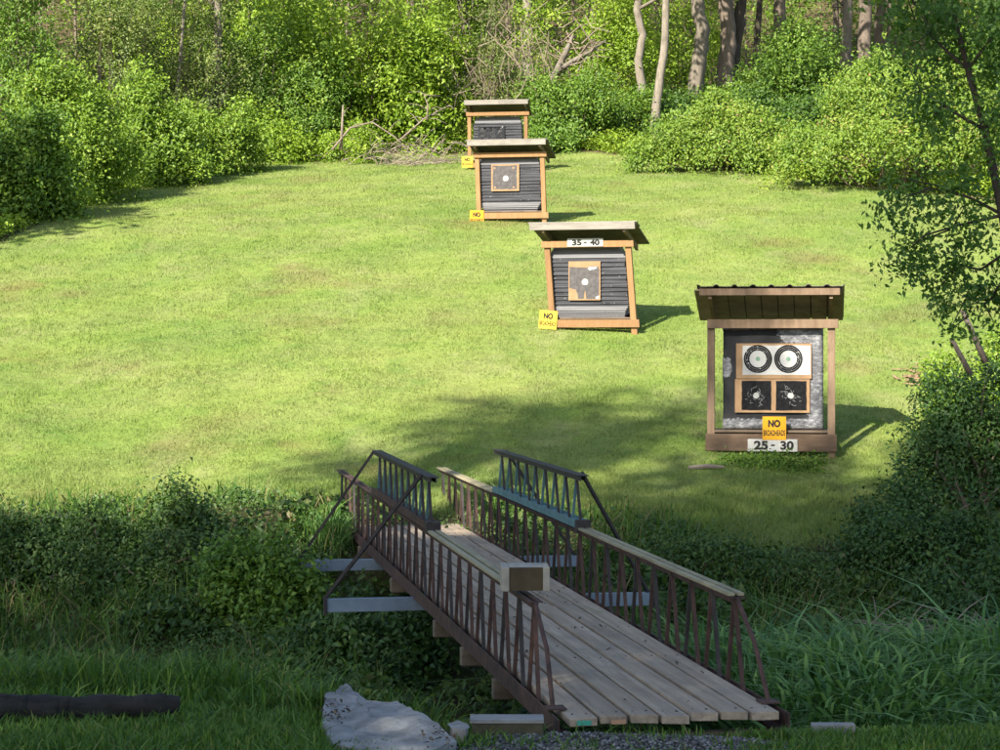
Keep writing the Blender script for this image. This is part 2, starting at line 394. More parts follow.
# ------------------------------------------------------------------ ground sheet
ys = np.concatenate([np.arange(-60, 8, 2.), np.arange(8, 24, .14), np.arange(24, 62, .4), np.arange(62, 140, 2.), np.arange(140, 420, 20.)])
xs = np.concatenate([np.arange(-200, -16, 8.), np.arange(-16, 16, .28), np.arange(16, 201, 8.)])
GX, GY = np.meshgrid(xs, ys); V = np.stack([GX, GY, g(GX, GY)], 2).reshape(-1, 3)
ny, nx = GX.shape; ii = (np.arange(ny-1)[:, None]*nx+np.arange(nx-1)[None]).ravel()
me = raw_mesh('terrain', V, np.stack([ii, ii+1, ii+nx+1, ii+nx], 1), {'lawn': lawn_mask(V[:, 0], V[:, 1]), 'woods': np.clip((V[:, 1]-40)/5, 0, 1)}, True)
tag(link('terrain', me, ground_material()), kind='structure')

# ------------------------------------------------------------------ grass
rng = np.random.default_rng(11)
def field_points(n, x0, x1, d0, d1, p=1.0):
    d = (d0**(1-p)+rng.random(n)*(d1**(1-p)-d0**(1-p)))**(1/(1-p)) if p != 1 else d0*(d1/d0)**rng.random(n)
    x = rng.uniform(x0, x1, n); return pxX(x, d), d
X, Y = field_points(800000, -110, 1230, 20.3, 60, 1.0)
k = rng.random(len(X)) < lawn_mask(X, Y); X, Y = X[k], Y[k]
tuft = .5+.5*np.sin(X*5.1+2*np.sin(Y*3.3))*np.sin(Y*4.7+1.7*np.sin(X*2.9))
h = (.022+.03*rng.random(len(X)))*(.7+.7*tuft)+.10*(rng.random(len(X)) < .006)*rng.random(len(X)); h *= 1+np.clip((24-Y)/2, 0, 1)*1.2
M['lawn_blade'] = grassmat('lawn_blade')
tag(blades('lawn_grass', X, Y, h, Y*.00042, rng.random(len(X)), rng, M['lawn_blade'], lean=.5), 'short mown sunny grass covering the sloping range', 'grass', kind='stuff')

# bridge frame, needed for what grows around it
BA = R(9.59); BX, BY = .90, 10.5
def to_bridge(X, Y):
    dx, dy = X-BX, Y-BY
    return dx*math.cos(BA)+dy*math.sin(BA), -dx*math.sin(BA)+dy*math.cos(BA)
def off_bridge(X, Y, m=.65):
    a, b = to_bridge(X, Y); return ~((np.abs(a) < m) & (b > -.02) & (b < 13.2))

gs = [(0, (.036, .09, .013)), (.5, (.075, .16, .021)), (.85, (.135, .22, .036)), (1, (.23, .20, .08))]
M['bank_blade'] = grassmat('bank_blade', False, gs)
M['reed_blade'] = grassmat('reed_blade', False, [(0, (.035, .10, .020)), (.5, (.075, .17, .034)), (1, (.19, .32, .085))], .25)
# near bank turf
X, Y = field_points(74000, -120, 1200, 8.6, 11.7)
q = 500+F*X/Y
gravel = (np.clip(1-np.abs(q-620-40*np.sin(Y*9))/185, 0, 1) > .12) & (Y < 10.48)
k = off_bridge(X, Y) & (~gravel | (rng.random(len(X)) < .05+.16*(np.sin(X*6)*np.sin(Y*9+X) > .2))) & ((Y < 10.7) | (np.abs(to_bridge(X, Y)[0]) > .6))
k &= ~((q > 322) & (q < 455) & (Y > 9.7) & (Y < 10.75) & (rng.random(len(X)) < .93))
X, Y = X[k], Y[k]; q = q[k]
h = (.03+.06*rng.random(len(X)))*np.where(q < 330, 1.5, 1.0)
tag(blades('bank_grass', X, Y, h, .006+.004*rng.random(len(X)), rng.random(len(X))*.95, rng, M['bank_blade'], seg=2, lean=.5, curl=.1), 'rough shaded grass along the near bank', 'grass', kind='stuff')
# tall grass on the left, down into the ditch
X, Y = field_points(30000, -30, 480, 10.9, 15.5)
k = off_bridge(X, Y, .95); q = 500+F*X/Y
den = np.clip(1.05-np.clip(q-250, 0, 400)/260, .1, 1)*(.35+.65*(np.sin(X*3.1+1.2)*np.sin(Y*2.3+X) > -.3))
k &= (rng.random(len(X)) < den)
k &= ~((q > 300) & (Y < 11.4)); X, Y, q = X[k], Y[k], q[k]
h = rng.uniform(.3, .62, len(X))*np.where(q > 300, .8, 1)*np.where(Y < 11.4, .45, 1)
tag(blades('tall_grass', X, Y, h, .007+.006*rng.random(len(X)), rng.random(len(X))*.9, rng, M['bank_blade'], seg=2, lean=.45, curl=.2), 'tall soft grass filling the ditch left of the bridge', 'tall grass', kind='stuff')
# reeds on the right
X, Y = field_points(15000, 690, 1240, 11.0, 14.8)
k = off_bridge(X, Y, .78); q = 500+F*X/Y
k &= (rng.random(len(X)) < .35+.65*(np.sin(X*4.1)*np.sin(Y*3.7+.5*X) > -.35)); X, Y = X[k], Y[k]
Zt = np.interp(Y, [11, 12, 13.5, 14.8], [-.16, .04, .24, .16])+.09*np.sin(X*2.2)*np.sin(Y*1.9)
h = np.clip(Zt-g(X, Y), .12, 2)*rng.uniform(.65, 1.25, len(X))
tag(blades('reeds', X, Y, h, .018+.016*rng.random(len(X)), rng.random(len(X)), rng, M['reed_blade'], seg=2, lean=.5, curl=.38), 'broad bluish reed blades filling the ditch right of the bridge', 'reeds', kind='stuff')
# leafy ground cover on the ditch banks
rng2 = np.random.default_rng(5)
n = 21500; X, Y = field_points(n, -150, 1250, 12.6, 23.2)
a, b = to_bridge(X, Y); kk = (np.abs(a) > .62) | (rng.random(n) < .5); X, Y = X[kk], Y[kk]; a = a[kk]
hump = np.clip(.45+.5*np.sin(X*1.9+np.sin(Y*1.3))*np.sin(Y*1.6+X*.7)+.35*np.sin(X*5.3+Y*2.1)*np.sin(Y*4.1-X), 0, 1.2)
top = (.10+.34*hump)*np.where(np.abs(a) < .75, .3, 1)*np.clip((near_edge(X)+.5-Y)/1.8, 0, 1)
kk = near_edge(X)+.45 > Y; X, Y, a, top = X[kk], Y[kk], a[kk], top[kk]
Z = g(X, Y)+top*rng.random(len(X))
kq = 9; P = np.repeat(np.stack([X, Y, Z], 1), kq, 0)+rng.normal(size=(len(X)*kq, 3))*np.array([.085, .085, .05])
Nn = rng.normal(size=P.shape)*.5+np.array([0, -.35, .8])
tint = np.repeat(.42+.2*rng.normal(size=len(X)), kq)+rng.normal(0, .12, len(P))
sz = np.where(P[:, 1] < 16, .052, .058)*np.repeat(.6+.8*(np.sin(X*2.7+Y)*np.sin(Y*2.2) > 0)+.15*rng2.random(len(X)), kq)
tag(link('undergrowth', leaf_mesh('undergrowth', P, Nn, sz, tint, rng2), M['bank']), 'leafy ground cover on both sides of the ditch', 'undergrowth', kind='stuff')

X, Y = field_points(34000, -130, 1250, 14.5, 23.0); a, b = to_bridge(X, Y)
k = (np.abs(a) > .8) & (Y < near_edge(X)+.6) & (np.sin(X*2.1+1)*np.sin(Y*1.7+X*.4) > -.35); X, Y = X[k], Y[k]
tag(blades('bank_weeds', X, Y, rng.uniform(.15, .6, len(X))*np.clip((near_edge(X)+1.6-Y)/2.2, .3, 1), .008+.006*rng.random(len(X)), np.where(rng.random(len(X)) < .2, 1, rng.random(len(X))*.9), rng, M['bank_blade'], seg=2, lean=.5, curl=.25), 'long grass and dry stems growing through the bank leaves', 'weeds', kind='stuff')
# weeds along the foot of the woods
n = 9500; x = np.where(rng.random(n) < .3, rng.uniform(270, 450, n), rng.uniform(-40, 1040, n)); dd = np.interp(x, _edge_x, _edge_d)+np.abs(rng.normal(0, 1.0, n))*np.where((x > 270) & (x < 450), 2.2, 1)-.35; X = pxX(x, dd); Y = dd
kq = 7; P = np.repeat(np.stack([X, Y, g(X, Y)+rng.random(n)**1.6*.7*(.4+.6*np.sin(X*1.3)**2)], 1), kq, 0)+rng.normal(size=(n*kq, 3))*np.array([.12, .12, .07])
tag(link('weeds', leaf_mesh('weeds', P, rng.normal(size=P.shape)*.5+np.array([0, -.3, .8]), np.full(len(P), .085), np.repeat(.5+.22*rng.normal(size=n), kq), rng2), M['lime']), 'low bright weeds along the far edge of the lawn', 'weeds', kind='stuff')
# undergrowth of the woods floor
n = 12000; x = rng.uniform(-60, 1060, n); dd = rng.uniform(47, 100, n); X = pxX(x, dd); Y = dd
kk = dd > np.interp(x, _edge_x, _edge_d)+.6; X, Y = X[kk], Y[kk]; n = len(X)
P = np.repeat(np.stack([X, Y, g(X, Y)+rng.random(n)*.9], 1), kq, 0)+rng.normal(size=(n*kq, 3))*np.array([.22, .22, .12])
tag(link('forest_undergrowth', leaf_mesh('forest_undergrowth', P, rng.normal(size=P.shape)*.5+np.array([0, -.3, .8]), np.full(len(P), .14), np.repeat(.45+.2*rng.normal(size=n), kq), rng2), M['mid']), 'green understorey covering the floor of the woods', 'undergrowth', kind='stuff')

# ------------------------------------------------------------------ gravel
M['stone'] = plain('gravel_stone', (.16, .16, .17), (.34, .34, .36), 9, .9)
gp = MB(); pts = []
for i in range(40):
    a = 2*PI*i/40; pts.append((pxX(622, 9.75)+math.cos(a)*(.86+.08*math.sin(3*a+1)+.05*math.sin(7*a)), 9.66+math.sin(a)*(.74+.06*math.sin(5*a))))
cx, cy = sum(p[0] for p in pts)/40, sum(p[1] for p in pts)/40
gv = [(cx, cy, gz(cx, cy)+.006)]
for rr in (.5, 1):
    gv += [(cx+(x-cx)*rr, cy+(y-cy)*rr, gz(cx+(x-cx)*rr, cy+(y-cy)*rr)+.006) for x, y in pts]
gf = [(0, 1+i, 1+(i+1) % 40) for i in range(40)]+[(1+i, 41+i, 41+(i+1) % 40, 1+(i+1) % 40) for i in range(40)]
gp.add(gv, gf)
mm, nt, b = mat('gravel_ground'); ge = N(nt, 'ShaderNodeNewGeometry')
vo = N(nt, 'ShaderNodeTexVoronoi'); vo.inputs['Scale'].default_value = 42; nt.links.new(ge.outputs['Position'], vo.inputs['Vector'])
c = mix(nt, ramp_f(nt, noise(nt, 4, 5, ge.outputs['Position']), .4, .6), ramp(nt, vo.outputs['Color'], [(.2, (.045, .042, .04)), (.8, (.14, .132, .125))]), (.05, .045, .026))
nt.links.new(c, b.inputs['Base Color']); b.inputs['Roughness'].default_value = .95; set_bump(nt, b, vo.outputs['Distance'], .8, .01)
tag(gp.build('gravel_path', mm), kind='structure')
n = 5000; t = rng.random(n); a = rng.uniform(0, 2*PI, n); rr = np.sqrt(t)*.98
X = cx+np.cos(a)*rr*.86; Y = cy+np.sin(a)*rr*.74; s = rng.uniform(.005, .014, n)
k = Y < 10.47; X, Y, s = X[k], Y[k], s[k]; n = len(X)
oc = np.array([(1, 0, 0), (0, 1, 0), (-1, 0, 0), (0, -1, 0), (0, 0, .8), (0, 0, -.8)])
V = (np.stack([X, Y, g(X, Y)+.008+s*.3], 1)[:, None]+oc[None]*s[:, None, None]*rng.uniform(.6, 1.4, (n, 6, 1))).reshape(-1, 3)
tr = np.array([(0, 1, 4), (1, 2, 4), (2, 3, 4), (3, 0, 4), (1, 0, 5), (2, 1, 5), (3, 2, 5), (0, 3, 5)])
mm, nt, b = mat('pebble'); at = N(nt, 'ShaderNodeAttribute', attribute_name='tint')
nt.links.new(ramp(nt, at.outputs['Fac'], [(0, (.04, .037, .034)), (.6, (.115, .108, .10)), (1, (.27, .26, .25))]), b.inputs['Base Color']); b.inputs['Roughness'].default_value = .85
tag(link('gravel', raw_mesh('gravel', V, (np.arange(n)[:, None, None]*6+tr[None]).reshape(-1, 3), {'tint': np.repeat(rng.random(n), 6)}), mm), 'grey gravel scattered before the end of the bridge', 'gravel', kind='stuff')

# ------------------------------------------------------------------ footbridge
M['deck'] = wood('deck_wood', (0.215, 0.16, 0.113), (0.418, 0.333, 0.243), (22, 1.1, 22), .85, (0.147, 0.13, 0.113))
M['rust'] = plain('rusty_steel', (.030, .019, .017), (.098, .052, .04), 11, .8, 0, .25)
M['darksteel'] = plain('dark_steel', (.022, .018, .018), (.05, .042, .04), 14, .7, 0, .2)
M['teal'] = plain('faded_blue_paint', (.06, .13, .145), (.125, .225, .24), 9, .7, 0, .15)
M['bluegrey'] = plain('blue_grey_paint', (0.139, 0.18, 0.23), (0.213, 0.262, 0.312), 6, .65, 0, .1)
M['capwood'] = wood('cap_wood', (0.225, 0.195, 0.112), (0.36, 0.315, 0.203), (30, 2, 30), .85)
M['blockwood'] = wood('block_wood', (.11, .085, .06), (.19, .15, .105), (6, 18, 18), .9)
br = empty('footbridge', 'narrow plank footbridge with rusty steel truss sides crossing the ditch', 'bridge', (BX, BY, 0), rot=(0, 0, BA))
HW = .575; RL = .51; LEN = 13.0
nb = 7; bw = (2*HW-.03)/nb
for i in range(nb):
    x0 = -HW+.015+i*bw; cuts = [0, [4.6, 5.4, 4.9, 5.2, 4.4, 5.0, 4.7][i], [9.2, 8.7, 9.6, 9.0, 8.8, 9.4, 9.1][i], LEN]
    for j in range(3):
        a0, a1 = cuts[j]+(.004 if j else random.uniform(-.02, .02)), cuts[j+1]-.004
        mb = MB(); ns = 6; dz = random.uniform(-.004, .004); tw = random.uniform(-.004, .004)
        V = []; 
        for s in range(ns+1):
            y = a0+(a1-a0)*s/ns; sag = -.05*math.sin(PI*min(max(y/LEN, 0), 1)); w = random.uniform(-.0015, .0015)
            for (xx, zz) in ((x0+.0085+w, -.042), (x0+bw-.0085+w, -.042), (x0+bw-.0085+w, 0), (x0+.0085+w, 0)):
                V.append((xx, y, zz+sag*0+dz+tw*(1 if xx > x0+bw/2 else -1)))
        Fc = [(s*4+q, s*4+(q+1) % 4, s*4+4+(q+1) % 4, s*4+4+q) for s in range(ns) for q in range(4)]+[(3, 2, 1, 0), tuple(ns*4+q for q in range(4))]
        mb.add(V, Fc); nf = len(mb.f)
        for yy in (.12, 1.95, 3.25, 4.6, 7.35, 10.2, 11.6, 12.9):
            if a0+.05 < yy < a1-.05:
                for xn in (x0+bw*.27, x0+bw*.73): mb.box(xn-.006, xn+.006, yy-.006+random.uniform(-.01, .01), yy+.006, dz-.004, dz+.003)
        ob_ = mb.build('deck_board', M['deck'], br, bevel=.004); ob_.data.materials.append(M['darksteel'])
        for pz in ob_.data.polygons[nf:]: pz.material_index = 1
for yy in (.12, 1.95, 3.25, 4.6, 7.35, 10.2, 11.6, 12.9):
    MB().box(-HW-.055, HW+.055, yy-.04, yy+.04, -.235, -.112).build('crossbeam', M['blockwood'], br, bevel=.006)
for yy in (5.95, 8.9):
    ob = MB()
    ob.box(-HW-.72, HW+.76, yy-.035, yy+.035, -.21, -.205+.005).box(-HW-.72, HW+.76, yy-.035, yy+.035, -.113, -.107).box(-HW-.72, HW+.76, yy-.006, yy+.006, -.2, -.113)
    ob.box(-HW-.72, HW+.76, yy-.04, yy-.034, -.208, -.106)
    ob.build('outrigger_beam', M['bluegrey'], br)
    MB().box(-HW-.745, -HW-.722, yy-.05, yy+.05, -.23, -.09).build('end_plate', M['darksteel'], br); MB().box(HW+.762, HW+.785, yy-.05, yy+.05, -.23, -.09).build('end_plate', M['darksteel'], br)
def truss(sx):
    x = sx*HW
    t = MB().bar((x, .0, -.105), (x, LEN+.2, -.105), .075, .012).bar((x-sx*-.034, .0, -.06), (x-sx*-.034, LEN+.2, -.06), .008, .10).build('side_truss', M['rust'], br)
    tc = MB()
    for o in (-.026, .026): tc.bar((x+o, .82, RL-.022), (x+o, 12.9, RL-.022), .032, .006).bar((x+o*.45, .82, RL-.04), (x+o*.45, 12.9, RL-.04), .006, .036)
    tc.build('top_chord', M['rust'], t)
    per = .47; n = int((12.9-.9)/per)
    lean = -.02*sx
    for i in range(n+1):
        y = .88+i*per
        if y > 12.85: break
        for s in (-1, 1):
            yb = y+s*(per/2-.035)
            MB().bar((x+lean*.2+s*.006, y+s*.03, RL-.03), (x+s*.006, yb, -.095), .019, .022, (1, 0, 0)).build('web_bar', M['rust'] if (i+s) % 3 else M['darksteel'], t)
    # sloping end members
    e = MB().tube([(x, .84, RL-.03), (x, .5, .28), (x+sx*.01, .28, .0)], .014, 6).box(x-.05, x+.05, .2, .32, .004, .012)
    e.build('end_strut', M['rust'], t, smooth=False)
    # wooden battens let into the top chord
    for (a, b) in ((.86, 2.6), (2.62, 5.05), (9.05, 11.3), (11.32, 12.85)) if sx > 0 else ((1.5, 5.05),):
        for o in (-.028, .028):
            dz = random.uniform(0, .004)
            MB().box(x+o-.019, x+o+.019, a, b, RL-.017+dz, RL-.001+dz).build('cap_batten', M['capwood'], t)
    # raised middle tier
    up = MB()
    up.bar((x, 5.05, RL+.035), (x, 8.95, RL+.035), .10, .012).bar((x-.045, 5.05, RL+.025), (x-.045, 8.95, RL+.025), .008, .06).bar((x+.045, 5.05, RL+.025), (x+.045, 8.95, RL+.025), .008, .06)
    u = up.build('upper_truss', M['teal'] if sx > 0 else M['rust'], br)
    MB().bar((x, 5.0, RL+.395), (x, 9.0, RL+.395), .085, .008).bar((x-.02, 5.0, RL+.375), (x-.02, 9.0, RL+.375), .008, .04).bar((x+.02, 5.0, RL+.375), (x+.02, 9.0, RL+.375), .008, .04).build('upper_chord', M['darksteel'], u)
    n = 9
    for i in range(n):
        y = 5.25+i*(3.45/(n-1))
        for s in (-1, 1):
            MB().bar((x+s*.006, y+s*.03, RL+.37), (x+s*.006, y+s*.18, RL+.04), .016, .02, (1, 0, 0)).build('tier_bar', M['teal'] if s > 0 else M['darksteel'], u)
    MB().box(x-.055, x+.055, 4.98, 5.06, RL-.03, RL+.06).build('splice_plate', M['darksteel'], u)
    for yy, yt in ((5.95, 5.3), (8.9, 8.75)):
        MB().bar((sx*(HW+.74), yy, -.11), (x+sx*.05, yt, RL+.40), .022, .026).build('brace_rod', M['darksteel'], br)
truss(-1); truss(1)
for xx, cc in ((-.52, 'tagA'), (-.34, 'tagB')):
    mm = plain('tag_green' if cc == 'tagA' else 'tag_orange', (.05, .28, .20) if cc == 'tagA' else (.35, .2, .12), None, 30, .6)
    MB().box(xx, xx+.075, -.0235, -.0215, -.036, -.012).build('end_tag', mm, br)
# box sitting on the left rail
bx = empty('rail_box', 'open ended white painted box with a brown face on the left bridge rail', 'box', Matrix.Translation((BX, BY, 0)) @ Matrix.Rotation(BA, 4, 'Z') @ Vector((-HW+.005, 1.18, RL+.006)), rot=(0, 0, R(2)))
M['whitepaint'] = wood('pale_wood', (.24, .215, .175), (.38, .345, .285), (18, 3, 18), .85)
M['brownply'] = plain('brown_ply', (.045, .034, .019), (.085, .062, .032), 9, .8)
MB().box(-.135, -.093, -.1, .16, 0, .135).box(.097, .135, -.1, .16, 0, .135).box(-.093, .097, -.085, .16, .121, .135).build('side_board', M['whitepaint'], bx, bevel=.003)
MB().box(-.0925, .0965, -.088, -.078, .003, .134).build('front_panel', M['brownply'], bx)

# ------------------------------------------------------------------ things on the near bank
def rough_block(pts, z0, z1, seed, jit=.02):
    """an outline with thickness, its top broken into facets"""
    rng = np.random.default_rng(seed); n = len(pts)
    c = (sum(p[0] for p in pts)/n, sum(p[1] for p in pts)/n); mb = MB(); v = []
    for (x, y, dz) in pts: v.append((x, y, z0))
    for (x, y, dz) in pts: v.append((x, y, z1+dz))
    for (x, y, dz) in pts: v.append((c[0]+(x-c[0])*.62+rng.normal()*.02, c[1]+(y-c[1])*.62, z1+dz*.5+rng.normal()*jit))
    v.append((*c, z1+rng.normal()*jit))
    f = [(i, (i+1) % n, n+(i+1) % n, n+i) for i in range(n)]+[(n+i, n+(i+1) % n, 2*n+(i+1) % n, 2*n+i) for i in range(n)]+[(2*n+i, 2*n+(i+1) % n, 3*n) for i in range(n)]
    mb.add(v, f); return mb
M['concrete'] = plain('concrete', (0.144, 0.142, 0.135), (0.299, 0.293, 0.282), 7, .95, 0, 1.0)
def gp_(x, y, z=0.03): d = (ZC-z)*F/(y-HZ); return (pxX(x, d), d)
slab = [(322, 722, .0), (333, 745, 0), (370, 752, 0), (430, 752, 0), (456, 738, -.02), (425, 716, .0), (398, 702, 0), (366, 701, .0), (346, 691, .035), (326, 700, .02)]
o = rough_block([(*gp_(a, b), dz) for a, b, dz in slab], -.12, .035, 3, .012).build('broken_slab', M['concrete'], bevel=.006)
ct = bpy.data.textures.new('clouds', 'CLOUDS'); ct.noise_scale = .16; ct.noise_depth = 4
def roughen(o, lev, st):
    o.modifiers.clear(); sb = o.modifiers.new('sub', 'SUBSURF'); sb.subdivision_type = 'SIMPLE'; sb.levels = sb.render_levels = lev
    dm = o.modifiers.new('disp', 'DISPLACE'); dm.texture = ct; dm.strength = st; dm.texture_coords = 'GLOBAL'; dm.mid_level = .5
roughen(o, 5, .05)
tag(o, 'broken pale concrete slab lying in the grass beside the bridge', 'concrete slab')
o = rough_block([(*gp_(a, b), 0) for a, b in ((452, 728), (466, 730), (468, 724), (458, 720), (450, 723))], -.1, .03, 4, .006).build('stone', M['concrete'], bevel=.004)
tag(o, 'small grey stone between the broken slab and the bridge', 'stone')
rg = np.random.default_rng(15); n = 90; x = np.where(rg.random(n) < .65, rg.normal(334, 7, n), rg.normal(440, 10, n)); y = np.where(x < 380, rg.normal(712, 6, n), rg.normal(738, 5, n)); zz = .055
dd = (ZC-zz)*F/(y-HZ); P = np.stack([pxX(x, dd), dd, np.full(n, zz)+rg.random(n)*.012], 1)
M['deadleaf'] = leafmat('dead_leaf', [(0, (.035, .025, .015)), (.6, (.10, .07, .04)), (1, (.2, .14, .08))], .1)
tag(link('leaf_litter', leaf_mesh('leaf_litter', P, np.array([0, 0, 1.])+rg.normal(size=P.shape)*.25, np.full(n, .028), rg.random(n), rg), M['deadleaf']), 'dead leaves blown onto the broken slab', 'dead leaves', kind='stuff')
n = 70; yl = rg.uniform(.2, 11, n); xl = rg.choice([-1, 1], n)*rg.uniform(.1, .5, n)
P = np.stack([BX+xl*math.cos(BA)-yl*math.sin(BA), BY+xl*math.sin(BA)+yl*math.cos(BA), np.full(n, .012)], 1)
tag(link('leaf_litter', leaf_mesh('leaf_litter', P, np.array([0, 0, 1.])+rg.normal(size=P.shape)*.3, np.full(n, .035), rg.random(n), rg), M['deadleaf']), 'dead leaves scattered over the bridge deck', 'dead leaves', kind='stuff')
M['sill'] = wood('weathered_sill', (0.192, 0.184, 0.168), (0.32, 0.312, 0.296), (3, 20, 20), .9)
M['mossy'] = plain('mossy_face', (.055, .05, .028), (.12, .10, .06), 10, .95, 0, .3)
a = gp_(472, 722, .0); b_ = gp_(543, 722, .0)
sl = MB().box(a[0], b_[0], a[1]-.06, a[1]+.09, -.12, .004).build('footing_block', M['mossy'], bevel=.005)
tag(sl, 'low mossy footing block with pale board top beside the bridge end', 'footing')
MB().box(a[0]-.01, b_[0]+.003, a[1]-.065, a[1]+.095, .005, .022).build('top_board', M['sill'], sl)
a = gp_(812, 718, 0); b_ = gp_(856, 719, 0)
tag(MB().box(a[0], b_[0], a[1]-.02, a[1]+.05, -.08, -.03).build('short_plank', M['sill'], bevel=.004), 'short pale plank lying right of the bridge end', 'plank')
M['log'] = wood('charred_log', (.008, .008, .008), (.04, .037, .034), (2, 14, 14), 1.0)
d0 = 10.38; lp = []
for i in range(15):
    t = i/14; x = -70+253*t; lp.append(Vector((pxX(x, d0+.06*t), d0+.05*t+.01*math.sin(5*t), .042+.02*t+.006*math.sin(9*t))))
rr = [.074-.028*(i/14)**2+.004*math.sin(i*2.1) for i in range(15)]
fl = []; fr = []
for i in range(14):
    for q in range(6): fl.append(lp[i].lerp(lp[i+1], q/6)+Vector((0, random.gauss(0, .002), random.gauss(0, .002)))); fr.append((rr[i]+(rr[i+1]-rr[i])*q/6)*random.uniform(.985, 1.015))
lg = MB().tube(fl, fr, 20).build('fallen_log', M['log'], smooth=True); dm = lg.modifiers.new('bark', 'DISPLACE'); ct2 = bpy.data.textures.new('bark', 'CLOUDS'); ct2.noise_scale = .07; ct2.noise_depth = 3; dm.texture = ct2; dm.strength = .035; dm.texture_coords = 'GLOBAL'; dm.mid_level = .5
tag(lg, 'dark fallen log lying across the grass of the near bank', 'log')
st = px(707, 478, 24.05); st.z = gz(st.x, st.y)+.03
tag(MB().tube([st+Vector((-.22, -.02, 0)), st+Vector((0, .02, .015)), st+Vector((.2, 0, .005))], [.022, .028, .016], 6).build('fallen_stick', M['deadwood']), 'pale stick lying in the grass before the nearest target', 'stick')

# ------------------------------------------------------------------ target stands
M['frame1'] = wood('weathered_timber', (.14, .09, .055), (.245, .168, .108), (16, 16, 2.5), .8)
M['frame2'] = wood('orange_timber', (0.207, 0.104, 0.0407), (0.281, 0.159, 0.0703), (16, 16, 2.5), .75, (0.207, 0.111, 0.0518))
M['frame1dark'] = wood('stained_shaded_timber', (.085, .054, .035), (.165, .108, .070), (3, 16, 16), .85)  # base board: stains plus the shade on it, both put into the colour
M['greyboard'] = wood('grey_board', (0.178, 0.159, 0.133), (0.281, 0.255, 0.222), (2, 14, 14), .85)
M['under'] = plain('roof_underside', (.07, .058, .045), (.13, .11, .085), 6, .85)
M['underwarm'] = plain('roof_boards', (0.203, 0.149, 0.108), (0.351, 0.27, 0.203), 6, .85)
M['tin'] = plain('weathered_tin', (.05, .045, .04), (.10, .09, .08), 8, .55, .3)
M['card'] = plain('cardboard', (0.252, 0.155, 0.0851), (0.318, 0.207, 0.118), 7, .9)
M['paper'] = plain('white_paper', (0.38, 0.372, 0.357), (0.456, 0.448, 0.433), 6, .85)
M['ink'] = plain('black_print', (.008, .008, .009), (.02, .02, .021), 20, .95)
M['inkgrey'] = plain('worn_print', (0.063, 0.0574, 0.0574), (0.119, 0.109, 0.109), 14, .7)
M['yellow'] = plain('yellow_sign', (0.48, 0.232, 0.0048), (0.544, 0.272, 0.008), 5, .5)
M['yellow2'] = plain('pale_yellow_sign', (0.496, 0.336, 0.024), (0.56, 0.384, 0.04), 5, .5)
M['plate'] = plain('white_plate', (0.319, 0.312, 0.289), (0.418, 0.41, 0.388), 9, .6)
M['textink'] = plain('lettering_black', (.012, .012, .012), (.03, .03, .03), 20, .6)
M['green'] = plain('green_spot', (.10, .22, .14), (.2, .3, .22), 20, .7)
M['shelf'] = wood('shelf_wood', (.10, .075, .05), (.19, .14, .10), (3, 16, 16), .85)

def foam(name, c1, c2):
    m, nt, b = mat(name); tc = N(nt, 'ShaderNodeTexCoord')
    w = noise(nt, 1, 5, vmap(nt, tc.outputs['Object'], (1.2, 1.2, 34)), .7)
    c = ramp(nt, w, [(.35, c1), (.7, c2)])
    c = mix(nt, math_n(nt, 'MULTIPLY', ramp_f(nt, noise(nt, 26, 2, tc.outputs['Object']), .68, .74), .5), c, (.4, .38, .36))
    nt.links.new(c, b.inputs['Base Color']); b.inputs['Roughness'].default_value = .8; set_bump(nt, b, w, .5, .01); return m
M['foam'] = foam('layered_foam', (0.032, 0.032, 0.0368), (0.1, 0.1, 0.11))
M['foamtop'] = foam('pale_foam', (0.145, 0.142, 0.149), (0.218, 0.215, 0.221))
M['foamblock'] = plain('foam_block', (0.0177, 0.0188, 0.0206), (0.0383, 0.0383, 0.0401), 4, .75)
def wrapmat(name, lo, hi):
    m, nt, b = mat(name); tc = N(nt, 'ShaderNodeTexCoord'); p = tc.outputs['Object']
    at = N(nt, 'ShaderNodeAttribute', attribute_name='wrap')
    n2 = noise(nt, 9, 8, vmap(nt, p, (1, 1, 1.6)), .75)
    f = math_n(nt, 'ADD', math_n(nt, 'MULTIPLY', at.outputs['Fac'], .5), math_n(nt, 'MULTIPLY', n2, .8))
    nt.links.new(ramp(nt, noise(nt, 7, 8, vmap(nt, p, (1, 1, 2.2)), .85), [(.35, (.05, .05, .056)), (.5, (.15, .15, .16)), (.66, (.46, .46, .46))]), b.inputs['Base Color'])
    b.inputs['Roughness'].default_value = .28; set_bump(nt, b, noise(nt, 14, 8, p, .75), 1.0, .03)
    tr = N(nt, 'ShaderNodeBsdfTransparent'); mx = N(nt, 'ShaderNodeMixShader'); nt.links.new(ramp_f(nt, f, lo, hi), mx.inputs[0])
    nt.links.new(tr.outputs[0], mx.inputs[1]); nt.links.new(b.outputs[0], mx.inputs[2]); nt.links.new(mx.outputs[0], nt.nodes['Material Output'].inputs['Surface']); return m
M['wrap'] = wrapmat('plastic_wrap', .58, .66)
M['blackplastic'] = plain('black_plastic_sheet', (.012, .012, .014), (.03, .03, .032), 12, .25, 0, 1.0)

